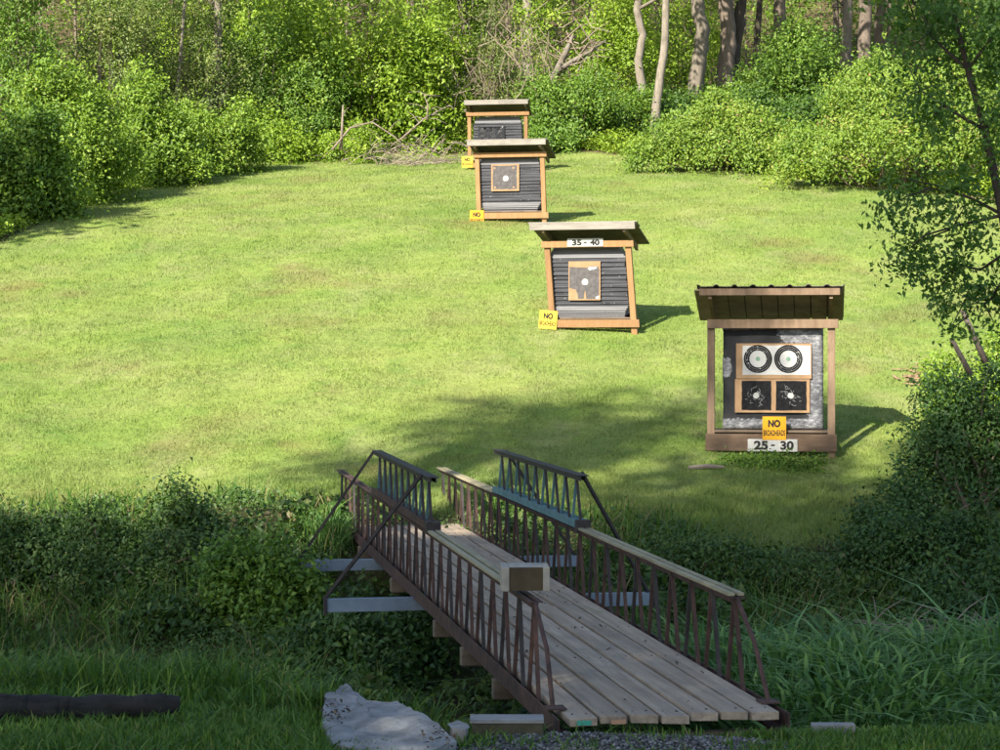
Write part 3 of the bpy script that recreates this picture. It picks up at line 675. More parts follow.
def text(body, w, h, m, parent, x, y, z, bold=.0, name='lettering'):
    cu = bpy.data.curves.new('t', 'FONT'); cu.body = body; cu.align_x = 'CENTER'; cu.align_y = 'CENTER'; cu.offset = bold; cu.extrude = 0
    o = bpy.data.objects.new('t', cu); C.objects.link(o); bpy.context.view_layer.update()
    me = bpy.data.meshes.new_from_object(o.evaluated_get(bpy.context.evaluated_depsgraph_get()))
    bpy.data.objects.remove(o); bpy.data.curves.remove(cu)
    co = np.empty(len(me.vertices)*3, np.float32); me.vertices.foreach_get('co', co); co = co.reshape(-1, 3)
    mn, mx_ = co.min(0), co.max(0); s = np.array([w/(mx_[0]-mn[0]), h/(mx_[1]-mn[1])]); c = (mn+mx_)/2
    q = np.stack([(co[:, 0]-c[0])*s[0]+x, np.full(len(co), y), (co[:, 1]-c[1])*s[1]+z], 1)
    me.vertices.foreach_set('co', q.astype(np.float32).ravel()); me.materials.clear()
    return link(name, me, m, parent)
def disc(mb, x, z, r, y, n=40, r2=0, wob=0):
    if r2:
        v = [(x+math.cos(2*PI*i/n)*q, y, z+math.sin(2*PI*i/n)*q) for q in (r, r2) for i in range(n)]
        mb.add(v, [(i, (i+1) % n, n+(i+1) % n, n+i) for i in range(n)])
    else: mb.add([(x+math.cos(2*PI*i/n)*r*(1+wob*random.uniform(-1, 1)), y, z+math.sin(2*PI*i/n)*r*(1+wob*random.uniform(-1, 1))) for i in range(n)], [tuple(range(n))])
    return mb
def sheet(mb, pts, y): mb.add([(x, y, z) for x, z in pts], [tuple(range(len(pts)))]); return mb
def ragged(x0, x1, z0, z1, j, n=7):
    p = []
    for i in range(n): p.append((x0+(x1-x0)*i/n, z0))
    for i in range(n): p.append((x1, z0+(z1-z0)*i/n))
    for i in range(n): p.append((x1-(x1-x0)*i/n, z1))
    for i in range(n): p.append((x0, z1-(z1-z0)*i/n))
    return [(a+random.uniform(-j, j), b+random.uniform(-j, j)) for a, b in p]

for k_ in ('ink', 'textink', 'foam', 'foamtop', 'foamblock', 'inkgrey', 'card', 'paper'): M[k_].node_tree.nodes['Principled BSDF'].inputs['Specular IOR Level'].default_value = .06
class Stand:
    def __init__(s, label, bx_, by_, d, yaw, roll, W, H, post_h, fm, rw, rlab='orange'):
        X = pxX(bx_, d); s.s = 1
        s.M = Matrix.Translation((X, d, gz(X, d)-.02)) @ Euler((0, R(roll), R(yaw))).to_matrix().to_4x4()
        s.root = empty('target_stand', label, 'target stand', (0, 0, 0), 'roofed wooden target stands up the range'); s.put(s.root, (0, 0, 0))
        hw = W/2; r = s.root; DP = .56; RX = .2
        drop = .30 if rlab == 'tin' else .24
        for x in (-hw+.045, hw-.045):
            MB().box(x-.045, x+.045, -.045, .045, -.25, post_h).build('post', fm, r, bevel=.004)
            xr = x-math.copysign(RX, x); MB().box(xr-.045, xr+.045, DP-.045, DP+.045, -.25, post_h-.16).build('post', fm, r, bevel=.004)
            MB().bar((x, .046, .24), (xr, DP-.046, .24), .035, .09).build('side_rail', fm, r, bevel=.003)
        if rlab == 'tin':
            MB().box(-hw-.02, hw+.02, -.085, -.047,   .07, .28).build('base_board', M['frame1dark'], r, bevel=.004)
            MB().box(-hw+.0, hw+.04, -.083, -.047, post_h-.09, post_h+.02).build('top_beam', fm, r, bevel=.004)
        else:
            MB().box(-hw+.02, hw+.05, -.085, -.047, .07, .19).build('base_board', fm, r, bevel=.004)
            MB().box(-hw-.03, hw+.05, -.083, -.047, post_h-.06, post_h+.04).build('top_beam', fm, r, bevel=.004)
        MB().box(-hw+.1, hw-.1, DP-.085, DP-.047, .19, .29).build('rear_rail', fm, r, bevel=.003)
        MB().box(-hw+.05, hw-.05, -.044, DP-.09, .295 if rlab == 'tin' else .20, .325 if rlab == 'tin' else .225).build('shelf', M['shelf'], r, bevel=.003)
        # roof: front eave high, falling to the back
        y0, y1 = (-.40, .80) if rlab == 'tin' else (-.27, .80); z0 = H; z1 = H-drop*(y1-y0); sl = (z1-z0)/(y1-y0); x0, x1 = -rw/2, rw/2
        zt = lambda y: z0+sl*(y-y0)
        if rlab == 'tin':
            mb = MB(); n = 64; v = []
            for y in (y0-.05, y1):
                for i in range(n+1):
                    x = x0-.03+(rw+.06)*i/n; ph = (i % 8)/8; v.append((x, y, zt(y)+(.022 if i % 8 in (0, 1) else 0)+random.uniform(-.002, .002)))
            f = [(i, i+1, n+2+i, n+1+i) for i in range(n)]; mb.add(v, f)
            rf = mb.build('roof', M['tin'], r); so = rf.modifiers.new('thick', 'SOLIDIFY'); so.thickness = .006
            for i in range(9):
                x = x0+.03+(rw-.1)*i/8
                MB().bar((x, y0+.03, zt(y0+.03)-.016), (x, y1, zt(y1)-.016), .188, .014).build('roof_board', M['underwarm'], rf)
        else:
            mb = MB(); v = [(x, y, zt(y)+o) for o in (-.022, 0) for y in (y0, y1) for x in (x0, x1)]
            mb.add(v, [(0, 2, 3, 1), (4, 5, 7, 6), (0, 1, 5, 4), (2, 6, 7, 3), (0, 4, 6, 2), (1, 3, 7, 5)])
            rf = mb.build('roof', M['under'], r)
        fh = .085 if rlab == 'tin' else .10
        MB().box(x0, x1-.02, y0-.03, y0-.002, z0-fh-(.01 if rlab == 'tin' else 0), z0-(.012 if rlab == 'tin' else -.012)).build('fascia', M['frame1'] if rlab == 'tin' else M['greyboard'], rf, bevel=.004)
        if rlab != 'tin': MB().bar((0, y0-.03, zt(y0)+.016), (0, y0+.25, zt(y0+.25)+.016), rw+.03, .012).build('drip_board', M['greyboard'], rf)
        for x in (-hw+.05, hw-.05):
            MB().bar((x, y0+.02, zt(y0+.02)-.085), (x, y1-.03, zt(y1-.03)-.085), .04, .09).build('rafter', fm if rlab == 'tin' else M['shelf'], rf)
        s.hw, s.DP, s.post_h, s.H = hw, DP, post_h, H
    def rack(s, o, k, z0=0):
        seen = set()
        def go(q):
            if q.type == 'MESH' and q.data.name not in seen:
                seen.add(q.data.name)
                for v in q.data.vertices: v.co.x -= k*(v.co.z+z0)
            for ch in C.objects:
                if ch.parent == q: go(ch)
        go(o)
    def put(s, o, off, tilt=0):
        m = s.M @ Matrix.Translation(off) @ Matrix.Rotation(R(tilt), 4, 'Y'); o.location = m.to_translation(); o.rotation_euler = m.to_euler()
    def thing(s, name, label, cat, off, group=None, tilt=0):
        o = empty(name, label, cat, (0, 0, 0), group); s.put(o, off, tilt); return o

def layered_bale(S, label, w, h, z0, seed, x=0, cham=5, y0=.03, sag=0):
    rnd = random.Random(seed); b = S.thing('archery_bale', label, 'archery bale', (x, y0, z0), 'foam archery bales in the stands')
    n = 34; dp = .5; lay = MB(); cap = MB(); bot = MB(); t = h/n
    for i in range(n):
        k = n-1-i; inset = max(0, (cham-k))*.02+max(0, 4-i)*.02
        bl = .025*math.sin(PI*i/n)+.012*math.sin(i*.9+seed); a = -w/2-bl+inset+rnd.uniform(-.008, .004); c = w/2+bl*.7-inset+rnd.uniform(-.004, .008)
        pale = k < cham+1 or i < 5; yo = (0 if pale else (.012 if i % 2 else -.006))+rnd.uniform(-.006, .006)+(max(0, (cham-k))*.03 if k < cham else 0)+max(0, 4-i)**2*.004
        m_ = cap if k < cham+1 else (bot if i < 5 else lay)
        wob = [0 if pale else rnd.uniform(-.002, .002) for _ in range(7)]
        v = []
        for q in range(7):
            xx = a+(c-a)*q/6
            for (yy, zz) in ((yo+wob[q]*.6, i*t+.0012+wob[q]), (dp, i*t+.0012), (dp, (i+1)*t-.0012), (yo+wob[q]*.6, (i+1)*t-.0012+wob[q])): v.append((xx, yy, zz))
        f = [(q*4+e, q*4+4+e, q*4+4+(e+1) % 4, q*4+(e+1) % 4) for q in range(6) for e in range(4)]+[(0, 1, 2, 3), (27, 26, 25, 24)]
        m_.add(v, f)
    lay.build('foam_layers', M['foam'], b); cap.build('top_layers', M['foamtop'], b); bot.build('bottom_layers', M['foamtop'], b)
    return b
def no_sign(S, label, x, z, size, tilt, y=-.1, second=True, ym='yellow'):
    o = S.thing('warning_sign', label, 'sign', (x, y, z), 'yellow warning signs on the stands', tilt)
    MB().box(-size/2, size/2, -.004, .004, -size/2, size/2).build('panel', M[ym], o)
    text('NO', size*.52, size*.32, M['textink'], o, 0, -.0055, size*.2, .055)
    text('BROADHEADS', size*.92, size*.25, M['textink'], o, 0, -.0055, -size*.2, .022)
    return o

# nearest stand -------------------------------------------------------------
S1 = Stand('tall tin roofed target stand holding the plastic wrapped foam block', 771, 0, 25, -9, 0, 1.55, 2.06, 1.66, M['frame1'], 1.70, 'tin')
b = S1.thing('archery_bale', 'dark foam block bale wrapped in torn silvery plastic', 'archery bale', (.02, .04, .33), 'foam archery bales in the stands')
def blk(w, h, dp, e, wrap=False, seed=1):
    rg = np.random.default_rng(seed); nx, nz = 48, 48; U, Vv = np.meshgrid(np.linspace(-1, 1, nx), np.linspace(0, 1, nz))
    X = U*w/2; Z = Vv*h; rr = .06
    dx = np.clip((np.abs(U)*w/2-(w/2-rr))/rr, 0, 1); dz = np.maximum(np.clip((rr-Z)/rr, 0, 1), np.clip((Z-(h-rr))/rr, 0, 1))
    Y = -e+rr*.6*(1-np.sqrt(np.clip(1-np.clip(dx**2+dz**2, 0, 1), 0, 1)))+.006*np.sin(X*9)*np.sin(Z*7)
    if wrap: Y = Y-.004+rg.normal(0, .002, Y.shape)
    Vt = np.stack([X, Y, Z], 2).reshape(-1, 3); i = (np.arange(nz-1)[:, None]*nx+np.arange(nx-1)[None]).ravel()
    Fq = np.stack([i, i+1, i+nx+1, i+nx], 1)
    # sides: a skirt from the rim back to depth dp
    rim = np.concatenate([np.arange(nx), np.arange(1, nz)*nx+nx-1, (nz-1)*nx+np.arange(nx-2, -1, -1), np.arange(nz-2, 0, -1)*nx]); nr = len(rim); base = len(Vt)
    Bk = Vt[rim].copy(); Bk[:, 1] = dp; Vt = np.concatenate([Vt, Bk])
    j = np.arange(nr); Fs = np.stack([rim[j], base+j, base+(j+1) % nr, rim[(j+1) % nr]], 1)
    att = None
    if wrap:
        xa, za = Vt[:, 0]/(w/2), Vt[:, 2]/h
        m_ = np.zeros(len(Vt))
        m_ = np.maximum(m_, np.clip((xa-.62)/.2, 0, 1)*.95); m_ = np.maximum(m_, np.clip((.14-za)/.08, 0, 1))
        m_ = np.maximum(m_, np.clip((za-.80)/.1, 0, 1)*np.clip((xa-.0)/.3, 0, 1)); m_ = np.maximum(m_, np.clip((-.74-xa)/.15, 0, 1)*np.clip((.75-za)/.1, 0, 1)*np.clip((za-.45)/.1, 0, 1)*.8)
        m_ = np.maximum(m_, np.clip((za-.965)/.03, 0, 1)); m_[base:] = 1
        att = {'wrap': m_}
    return raw_mesh('block', Vt, np.concatenate([Fq, Fs]), att, True)
link('foam_block', blk(1.21, 1.24, .5, 0), M['foamblock'], b)
link('plastic_wrap', blk(1.226, 1.252, .49, .006, True), M['wrap'], b)
PS = 1/81.7
def c1(cx_, cy_): return ((cx_/3.41-(b_c1[0]-680))*PS, (b_c1[1]-(cy_/3.41+260))*PS)
b_c1 = (771, 453)
# upper paper with two ring targets
def q1(x0, x1, y0, y1): a = c1(x0, y1); c = c1(x1, y0); return a[0], c[0], a[1], c[1]
o = S1.thing('paper_target', 'white paper target with two black ring faces side by side', 'paper target', (c1(320, 330)[0], .012, c1(320, 330)[1]), 'paper targets pinned to the bales')
ox, oz = c1(320, 330)
def rel(x0, x1, y0, y1): a = q1(x0, x1, y0, y1); return a[0]-ox, a[1]-ox, a[2]-oz, a[3]-oz
x0, x1, z0, z1 = rel(192, 447, 272, 392); MB().box(x0, x1, -.004, .004, z0, z1).build('backing_card', M['card'], o)
x0, x1, z0, z1 = rel(214, 444, 279, 379); pp = sheet(MB(), ragged(x0, x1, z0, z1, .003), -.006).build('face_paper', M['paper'], o)
for cxp in (266, 369):
    a = c1(cxp, 325); xx, zz = a[0]-ox, a[1]-oz; r = 48/3.41*PS
    disc(MB(), xx, zz, r, -.0075, 48, r*.60).build('black_ring', M['ink'], pp)
    rg = MB()
    for f_ in (.73, .87): disc(rg, xx, zz, r*(f_+.005), -.0088, 48, r*(f_-.005))
    rg.build('score_line', M['paper'], pp)
    disc(MB(), xx, zz, r*.16, -.0075, 20).build('centre_spot', M['green'], pp)
    t_ = MB()
    for i in range(26):
        an = random.uniform(0, 2*PI); q = r*random.uniform(.62, .97); t_.add([(xx+math.cos(an)*q+random.uniform(-.014, .014), -.0095, zz+math.sin(an)*q+random.uniform(-.014, .014)) for _ in range(3)], [(0, 1, 2)])
    t_.build('torn_hole', M['paper'], pp)
# lower pair of black faces
o = S1.thing('paper_target', 'tan framed target with two torn black square faces', 'paper target', (c1(315, 450)[0], .012, c1(315, 450)[1]), 'paper targets pinned to the bales')
ox, oz = c1(315, 450)
x0, x1, z0, z1 = rel(188, 441, 394, 508); MB().box(x0, x1, -.004, .004, z0, z1).build('backing_card', M['card'], o)
for (a0, a1, ccx) in ((211, 311, 260), (327, 430, 377)):
    x0, x1, z0, z1 = rel(a0, a1, 400, 500); fp = sheet(MB(), ragged(x0, x1, z0, z1, .003), -.006).build('face_paper', M['ink'], o)
    a = c1(ccx, 450); xx, zz = a[0]-ox, a[1]-oz
    disc(MB(), xx, zz, .036, -.0075, 20, 0, .12).build('centre_spot', M['plate'], fp)
    t_ = MB()
    for i in range(34):
        an = random.uniform(0, 2*PI); q = .02+abs(random.gauss(0, .07)); q = min(q, .15); cx_, cz_ = xx+math.cos(an)*q*.9, zz+math.sin(an)*q*.85; L_ = random.uniform(.01, .035); th = random.uniform(0, PI)
        t_.add([(cx_-math.cos(th)*L_, -.0085, cz_-math.sin(th)*L_), (cx_+math.sin(th)*.0035, -.0085, cz_-math.cos(th)*.0035), (cx_+math.cos(th)*L_, -.0085, cz_+math.sin(th)*L_)], [(0, 1, 2)])
    t_.build('torn_hole', M['paper'], fp)
a = c1(322, 560); no_sign(S1, 'orange yellow sign reading NO BROADHEADS above the 25 - 30 plate', a[0], a[1], .285, 0, -.097)
a = c1(316, 618); o = S1.thing('number_plate', 'white plate stencilled 25 - 30 on the nearest stand', 'sign', (a[0], -.0925, a[1]), 'white yardage plates on the stands')
MB().box(-.3, .3, -.004, .004, -.075, .075).build('panel', M['plate'], o)
MB().box(-.04, .05, -.0055, -.0045, -.07, .07).build('patch', plain('grey_patch', (.33, .33, .31), (.42, .42, .40), 8, .7), o)
text('25', .17, .108, M['textink'], o, -.14, -.0068, 0, .04); text('-', .045, .02, M['textink'], o, .005, -.0068, 0, .0); text('30', .16, .108, M['textink'], o, .175, -.0068, 0, .04)

# second stand --------------------------------------------------------------
S2 = Stand('leaning target stand under a grey roof carrying the 35 - 40 plate', 594, 0, 31.4, -14, 0, 1.36, 1.66, 1.36, M['frame2'], 1.66)
layered_bale(S2, 'layered grey foam bale in the leaning stand marked 35 - 40', 1.21, 1.10, .235, 2, -.06)
def torn_target(S, label, x, z, w, h, torn=True):
    o = S.thing('paper_target', label, 'paper target', (x, .002, z), 'paper targets pinned to the bales')
    MB().box(-w/2, w/2, -.004, .004, -h/2, h/2).build('backing_card', M['card'], o)
    p = [(-w*.47, -h*.17), (-w*.40, -h*.20), (-w*.28, -h*.22), (-w*.22, -h*.34), (-w*.2, -h*.46), (-w*.02, -h*.46), (0, -h*.3), (w*.03, -h*.24), (w*.05, -h*.4), (w*.06, -h*.47), (w*.46, -h*.47), (w*.47, h*.28), (w*.44, h*.36), (w*.2, h*.37), (w*.1, h*.33), (-w*.47, h*.36)] if torn else ragged(-w*.44, w*.42, -h*.43, h*.45, .006)
    fp = sheet(MB(), p, -.006).build('face_paper', M['inkgrey'], o)
    disc(MB(), w*.02, -h*.03, w*.1, -.0075, 24, 0, .06).build('centre_spot', M['paper'], fp)
    if torn:
        sheet(MB(), [(w*.12, h*.3), (w*.16, h*.27), (w*.3, h*.29), (w*.4, h*.33), (w*.36, h*.36), (w*.14, h*.35)], -.0075).build('torn_patch', M['paper'], fp); t_ = MB(); sheet(t_, [(w*.34, -h*.46), (w*.46, -h*.46), (w*.46, -h*.38), (w*.38, -h*.4)], -.0075); t_.build('torn_patch', M['paper'], fp)
    else:
        t_ = MB()
        for (a, c) in ((-.38, .36), (.3, .36), (-.36, -.36), (.3, -.36)): disc(t_, w*a, h*c, .022, -.0075, 10, 0, .3)
        t_.build('torn_hole', M['card'], fp)
    return o
S2.rack(S2.root, .075); b2_ = [o for o in C.objects if o.get('label', '').startswith('layered grey foam bale')][0]; S2.rack(b2_, .075, .235)
torn_target(S2, 'torn dark paper target on tan card in the leaning stand', -.15, .79, .50, .60)
no_sign(S2, 'tilted yellow NO BROADHEADS sign at the foot of the leaning stand', -.70, .19, .285, 5, -.1, ym='yellow2')
o = S2.thing('number_plate', 'white plate lettered 35 - 40 under the roof of the leaning stand', 'sign', (-.12, -.09, 1.375), 'white yardage plates on the stands', 0)
MB().box(-.28, .28, -.004, .004, -.062, .062).build('panel', M['plate'], o)
text('35', .15, .09, M['textink'], o, -.13, -.0068, 0, .045); text('-', .05, .02, M['textink'], o, 0.0, -.0068, 0, .0); text('40', .15, .09, M['textink'], o, .15, -.0068, 0, .045)

# third stand ---------------------------------------------------------------
S3 = Stand('orange timber target stand partly hiding the farthest one behind it', 512, 0, 41, -11, 0, 1.42, 1.62, 1.36, M['frame2'], 1.62)
layered_bale(S3, 'grey layered foam bale with square tan edged target', 1.24, 1.13, .235, 3, -.04)
S3.rack(S3.root, .035); b2_ = [o for o in C.objects if o.get('label', '').startswith('grey layered foam bale')][0]; S3.rack(b2_, .035, .235)
torn_target(S3, 'square dark target with tan border and white centre spot', -.14, .90, .57, .54, False)
no_sign(S3, 'yellow sign on the lower left post of the third stand', -.70, .10, .29, 0, -.1)

# farthest stand ------------------------------------------------------------
S4 = Stand('farthest target stand at the edge of the woods', 498, 0, 52.6, -5, -.5, 1.55, 1.76, 1.46, M['frame2'], 1.66)
bb = layered_bale(S4, 'dark foam bale covered by hanging black plastic in the farthest stand', 1.2, 1.16, .235, 4, 0, 4)
rg = np.random.default_rng(8); U, Vv = np.meshgrid(np.linspace(-.5, .18, 24), np.linspace(.35, .93, 20))
Yy = -.035-.03*np.abs(np.sin(U*14+4*Vv))*np.clip(1.1-Vv, 0, 1)+rg.normal(0, .004, U.shape)
Vt = np.stack([U, Yy, Vv-.12*np.sin((U+.5)/.68*PI)*(Vv > .88)], 2).reshape(-1, 3); i = (np.arange(19)[:, None]*24+np.arange(23)[None]).ravel()
link('plastic_sheet', raw_mesh('plastic_sheet', Vt, np.stack([i, i+1, i+25, i+24], 1), None, True), M['blackplastic'], bb)
no_sign(S4, 'yellow sign on the lower left post of the farthest stand', -.78, .22, .29, 0, -.1, ym='yellow2')

# plants at the foot of the nearest stand
shrub('weed_clump', 'low leafy weeds under the base board of the nearest stand', 772, 24.42, 1.5, .05, .06, 1200, 'mid', 91, dp=.5, nl=9, twigs=0, cat='weeds', zoff=.0, stick=.2, whips=False)

# ------------------------------------------------------------------ shrubs and trees
# left hedge bank along the lawn
HB = 'bright shrubs along the left edge of the lawn'
def spx(name, label, x, y, d, w, h, leaf, n, m, seed, **k): return shrub(name, label, x, d, w*d/F, h*d/F, leaf, n, m, seed, **k)
spx('shrub', 'big dark shrub overhanging the lawn in the left corner', 0, 0, 41.5, 120, 140, .17, 7700, 'mid', 101, group=HB, stick=.35)
spx('shrub', 'tallest bright green shrub at the left edge of the lawn', 72, 0, 44.8, 135, 156, .15, 11000, 'bright', 102, group=HB)
spx('shrub', 'rounded yellow green shrub right of the tallest bright one', 150, 0, 49.2, 120, 118, .15, 9350, 'bright', 103, group=HB)
spx('shrub', 'spreading bright shrub in front of the thin tree trunk', 208, 0, 52.2, 100, 90, .15, 7700, 'bright', 104, group=HB)
spx('shrub', 'low shrub at the right end of the left hedge', 268, 0, 56.2, 80, 68, .15, 4950, 'lime', 105, group=HB)
spx('shrub', 'small lime bush behind the pale fallen branches', 352, 0, 56.5, 60, 40, .14, 2200, 'lime', 106, group=HB)
# thicket behind them
TB = 'tall thicket shrubs behind the lawn'
spx('thicket_shrub', 'dim twiggy thicket filling the upper left corner', 12, 0, 52, 160, 243, .16, 9375, 'mid', 111, group=TB, twigs=40)
spx('thicket_shrub', 'brownish olive thicket with many bare twigs above the left hedge', 105, 0, 54, 150, 260, .13, 8125, 'olive', 112, group=TB, twigs=70)
spx('thicket_shrub', 'olive thicket just left of the thin trunk', 185, 0, 56, 120, 247, .13, 6250, 'olive', 113, group=TB, twigs=60)
spx('thicket_shrub', 'green thicket just right of the thin trunk', 262, 0, 58, 130, 240, .16, 8125, 'mid', 114, group=TB, twigs=40)
spx('maple_sapling', 'broad leaved light green maple above the fallen branches', 345, 0, 60, 150, 240, .22, 10625, 'lime', 115, group=TB, twigs=24, cat='tree', inner=.15)
spx('maple_sapling', 'smaller light green maple beside the bare vine tangle', 425, 0, 61, 90, 196, .2, 5625, 'lime', 116, group=TB, twigs=24, cat='tree')
spx('thicket_shrub', 'sparse twiggy shrub draped with bare brown vines', 490, 0, 61, 120, 198, .13, 4000, 'olive', 117, group=TB, twigs=120, stick=.5)
spx('thicket_shrub', 'green shrub right of the farthest stand', 572, 0, 60, 100, 89, .16, 6875, 'mid', 118, group=TB, twigs=24)
spx('thicket_shrub', 'bright low shrub at the foot of the twin pale trunks', 622, 0, 61.5, 85, 71, .15, 5625, 'mid', 119, group=TB)
spx('maple_sapling', 'airy light green sapling between the dead fork and pale trunks', 588, 0, 66, 120, 237, .19, 6000, 'lime', 120, group=TB, twigs=30, cat='tree', stick=.5)
spx('thicket_shrub', 'mid green shrub behind the left vine mound', 690, 0, 62, 120, 62, .17, 7500, 'deep', 121, group=TB)
spx('thicket_shrub', 'dark shaded shrub in the gap between the two vine mounds', 785, 0, 62, 110, 71, .18, 7500, 'deep', 122, group=TB)
spx('thicket_shrub', 'layered dark green bush rising behind the right vine mound', 840, 0, 65, 160, 114, .2, 11250, 'mid', 123, group=TB)
spx('thicket_shrub', 'leafy bush behind the right mound near the picture edge', 930, 0, 63, 150, 137, .19, 10000, 'mid', 124, group=TB)
spx('thicket_shrub', 'green bush at the far right behind the slender tree', 1010, 0, 58, 130, 175, .18, 7500, 'mid', 125, group=TB)
spx('thicket_shrub', 'light green bush below the thick brown trunks', 742, 0, 67, 130, 46, .19, 6875, 'mid', 126, group=TB)
# vine covered mounds
spx('maple_sapling', 'airy lime sapling above the brown olive thicket', 138, 0, 64, 110, 230, .2, 5200, 'lime', 141, group=TB, twigs=24, cat='tree', stick=.5)
spx('maple_sapling', 'airy lime sapling behind the thin tan trunk', 240, 0, 66, 110, 225, .2, 5200, 'lime', 142, group=TB, twigs=24, cat='tree', stick=.5)
spx('maple_sapling', 'light sapling reaching the top edge left of the pale straight trunk', 480, 0, 70, 100, 215, .2, 4200, 'bright', 143, group=TB, twigs=24, cat='tree', stick=.5)
spx('maple_sapling', 'light sapling between the two pale crooked trunks and the stout one', 677, 0, 73, 90, 170, .2, 3200, 'lime', 144, group=TB, twigs=20, cat='tree', stick=.5)
VM = 'vine covered mounds at the right of the lawn'
def small(L, seed):
    rng = np.random.default_rng(seed+900); out = []
    for i in range(46):
        c = L[rng.integers(len(L))]; v = unit(rng.normal(size=3)); v[2] = abs(v[2]); v[1] = -abs(v[1]) if rng.random() < .7 else v[1]; q = c[3]*rng.uniform(.16, .4)
        out.append((c[0]+v[0]*c[3]*.95, c[1]+v[1]*c[4]*.95, c[2]+v[2]*c[5]*.95, q, q, q*rng.uniform(.7, 1.3)))
    return out
def mound(label, x, d, wpx, hpx, seed, lob, n):
    s = d/F; shrub('vine_mound', label, x, d, wpx*s, hpx*s, .14, n, 'mound', seed, lobes=(lambda L: L+small(L, seed))([(a*s, b*s, c*s*.5, r*s, r*s*.9, c*s*.5) for a, b, c, r in lob]), group=VM, cat='shrub', twigs=26, stick=.32)
mound('low rounded mound of yellow green vines left of the larger mound', 722, 52.4, 160, 58, 131, [(-58, 0, 30, 28), (-30, 0, 50, 34), (0, 5, 60, 36), (26, 0, 50, 32), (48, 0, 32, 24), (-76, -5, 18, 20), (0, -20, 34, 40), (36, -20, 24, 28)], 11000)
mound('large yellow green vine mound rising toward the right', 885, 48, 200, 112, 132, [(-75, 0, 44, 34), (-42, 0, 74, 42), (-5, 5, 116, 50), (35, 5, 118, 52), (75, 5, 105, 50), (-60, -20, 42, 50), (0, -30, 72, 60), (50, -25, 70, 55), (100, 0, 90, 45)], 16000)

# woods: individual trunks
WT = 'trunks of the woods behind the range'
tree('woodland_tree', 'thin straight tan trunk rising from the left thicket', 218, 56.5, [(221, 128), (220, 95), (218, 60), (217, 20), (216, -20)], .14, 12, 'mid', 'palebark', 201, group=WT)
tree('woodland_tree', 'very thin leaning sapling trunk left of the tan trunk', 178, 55, [(176, 130), (177, 90), (181, 50), (184, 10), (187, -30)], .06, 9, 'olive', 'palebark', 202, group=WT, n=1500)
tree('woodland_tree', 'pale straight trunk above the farthest stand', 528, 66, [(530, 110), (528, 60), (528, 20), (527, -20)], .20, 14, 'mid', 'palebark', 203, group=WT)
tree('woodland_tree', 'slim crooked pale trunk, left of the twin pale ones', 640, 64, [(641, 118), (641, 85), (638, 60), (643, 35), (637, 10), (640, -20)], .15, 13, 'lime', 'palebark', 204, group=WT)
tree('woodland_tree', 'slim pale trunk running down to the lawn edge', 658, 60.5, [(655, 140), (656, 110), (660, 80), (665, 45), (666, 5), (667, -20)], .14, 13, 'lime', 'palebark', 205, group=WT)
tree('woodland_tree', 'stout pale brown trunk with a bulging base', 696, 68, [(695, 108), (696, 85), (700, 55), (703, 30), (698, 5), (694, -25)], .27, 15, 'mid', 'palebark', 206, group=WT)
tree('woodland_tree', 'thick split trunk half covered by dark ivy', 726, 69, [(722, 108), (724, 80), (728, 45), (727, 20), (724, -20)], .30, 16, 'mid', 'bark', 207, group=WT)
tree('woodland_tree', 'dark trunk leaning right against the thick split one', 738, 69.5, [(728, 108), (732, 70), (737, 35), (741, 5), (744, -20)], .22, 16, 'mid', 'darkbark', 208, group=WT)
tree('woodland_tree', 'thin dark trunk right of the split pair', 756, 74, [(752, 100), (755, 65), (758, 30), (761, -20)], .13, 13, 'mid', 'darkbark', 209, group=WT)
tree('woodland_tree', 'dark straight trunk standing alone above the mound gap', 780, 70, [(780, 100), (780, 70), (779, 40), (780, 10), (781, -20)], .25, 16, 'mid', 'bark', 210, group=WT)
tree('woodland_tree', 'narrow brown trunk at the start of the upper right row', 847, 78, [(846, 70), (847, 30), (848, -20)], .2, 14, 'mid', 'palebark', 211, group=WT)
tree('woodland_tree', 'broad reddish brown trunk in the upper right row', 865, 76, [(864, 75), (865, 30), (866, -20)], .27, 16, 'mid', 'bark', 212, group=WT)
tree('woodland_tree', 'grey trunk right of the broad reddish one', 880, 79, [(880, 70), (880, 20), (881, -20)], .22, 15, 'mid', 'bark', 213, group=WT)
tree('woodland_tree', 'dim trunk hidden in leaves near the upper edge left of centre', 410, 68, [(412, 90), (410, 40), (412, -20)], .2, 14, 'mid', 'bark', 214, group=WT)
tree('woodland_tree', 'dark trunk behind the vine tangle', 462, 70, [(460, 90), (462, 40), (463, -20)], .22, 14, 'mid', 'darkbark', 215, group=WT)
# dead forked tree
d = 63.5; P0 = px(548, 105, d); z0 = gz(P0.x, d); rt = empty('dead_tree', 'bleached dead tree forking to the right above the farthest stand', 'tree', (P0.x, d, z0)); o3 = Vector((P0.x, d, z0))
t = MB(); q = lambda x, y: px(x, y, d)-o3
t.tube([Vector((0, 0, -.2)), q(545, 92), q(556, 72), q(566, 52), q(573, 35)], [.16, .14, .11, .09, .05], 7); t.tube([q(556, 72), q(575, 60), q(590, 52), q(606, 40)], [.09, .08, .06, .02], 6)
t.build('trunk', M['palebark'], rt, smooth=True)
t = MB(); rr = random.Random(3)
for i in range(22):
    s = q(rr.uniform(552, 596), rr.uniform(38, 75)); e = s+Vector((rr.uniform(-.9, 1.2), rr.uniform(-.3, .3), rr.uniform(-.5, .9))); t.tube([s, s.lerp(e, .5)+Vector((0, 0, rr.uniform(-.1, .2))), e], [.03, .018, .006], 4, False)
t.build('branch', M['twig'], rt)
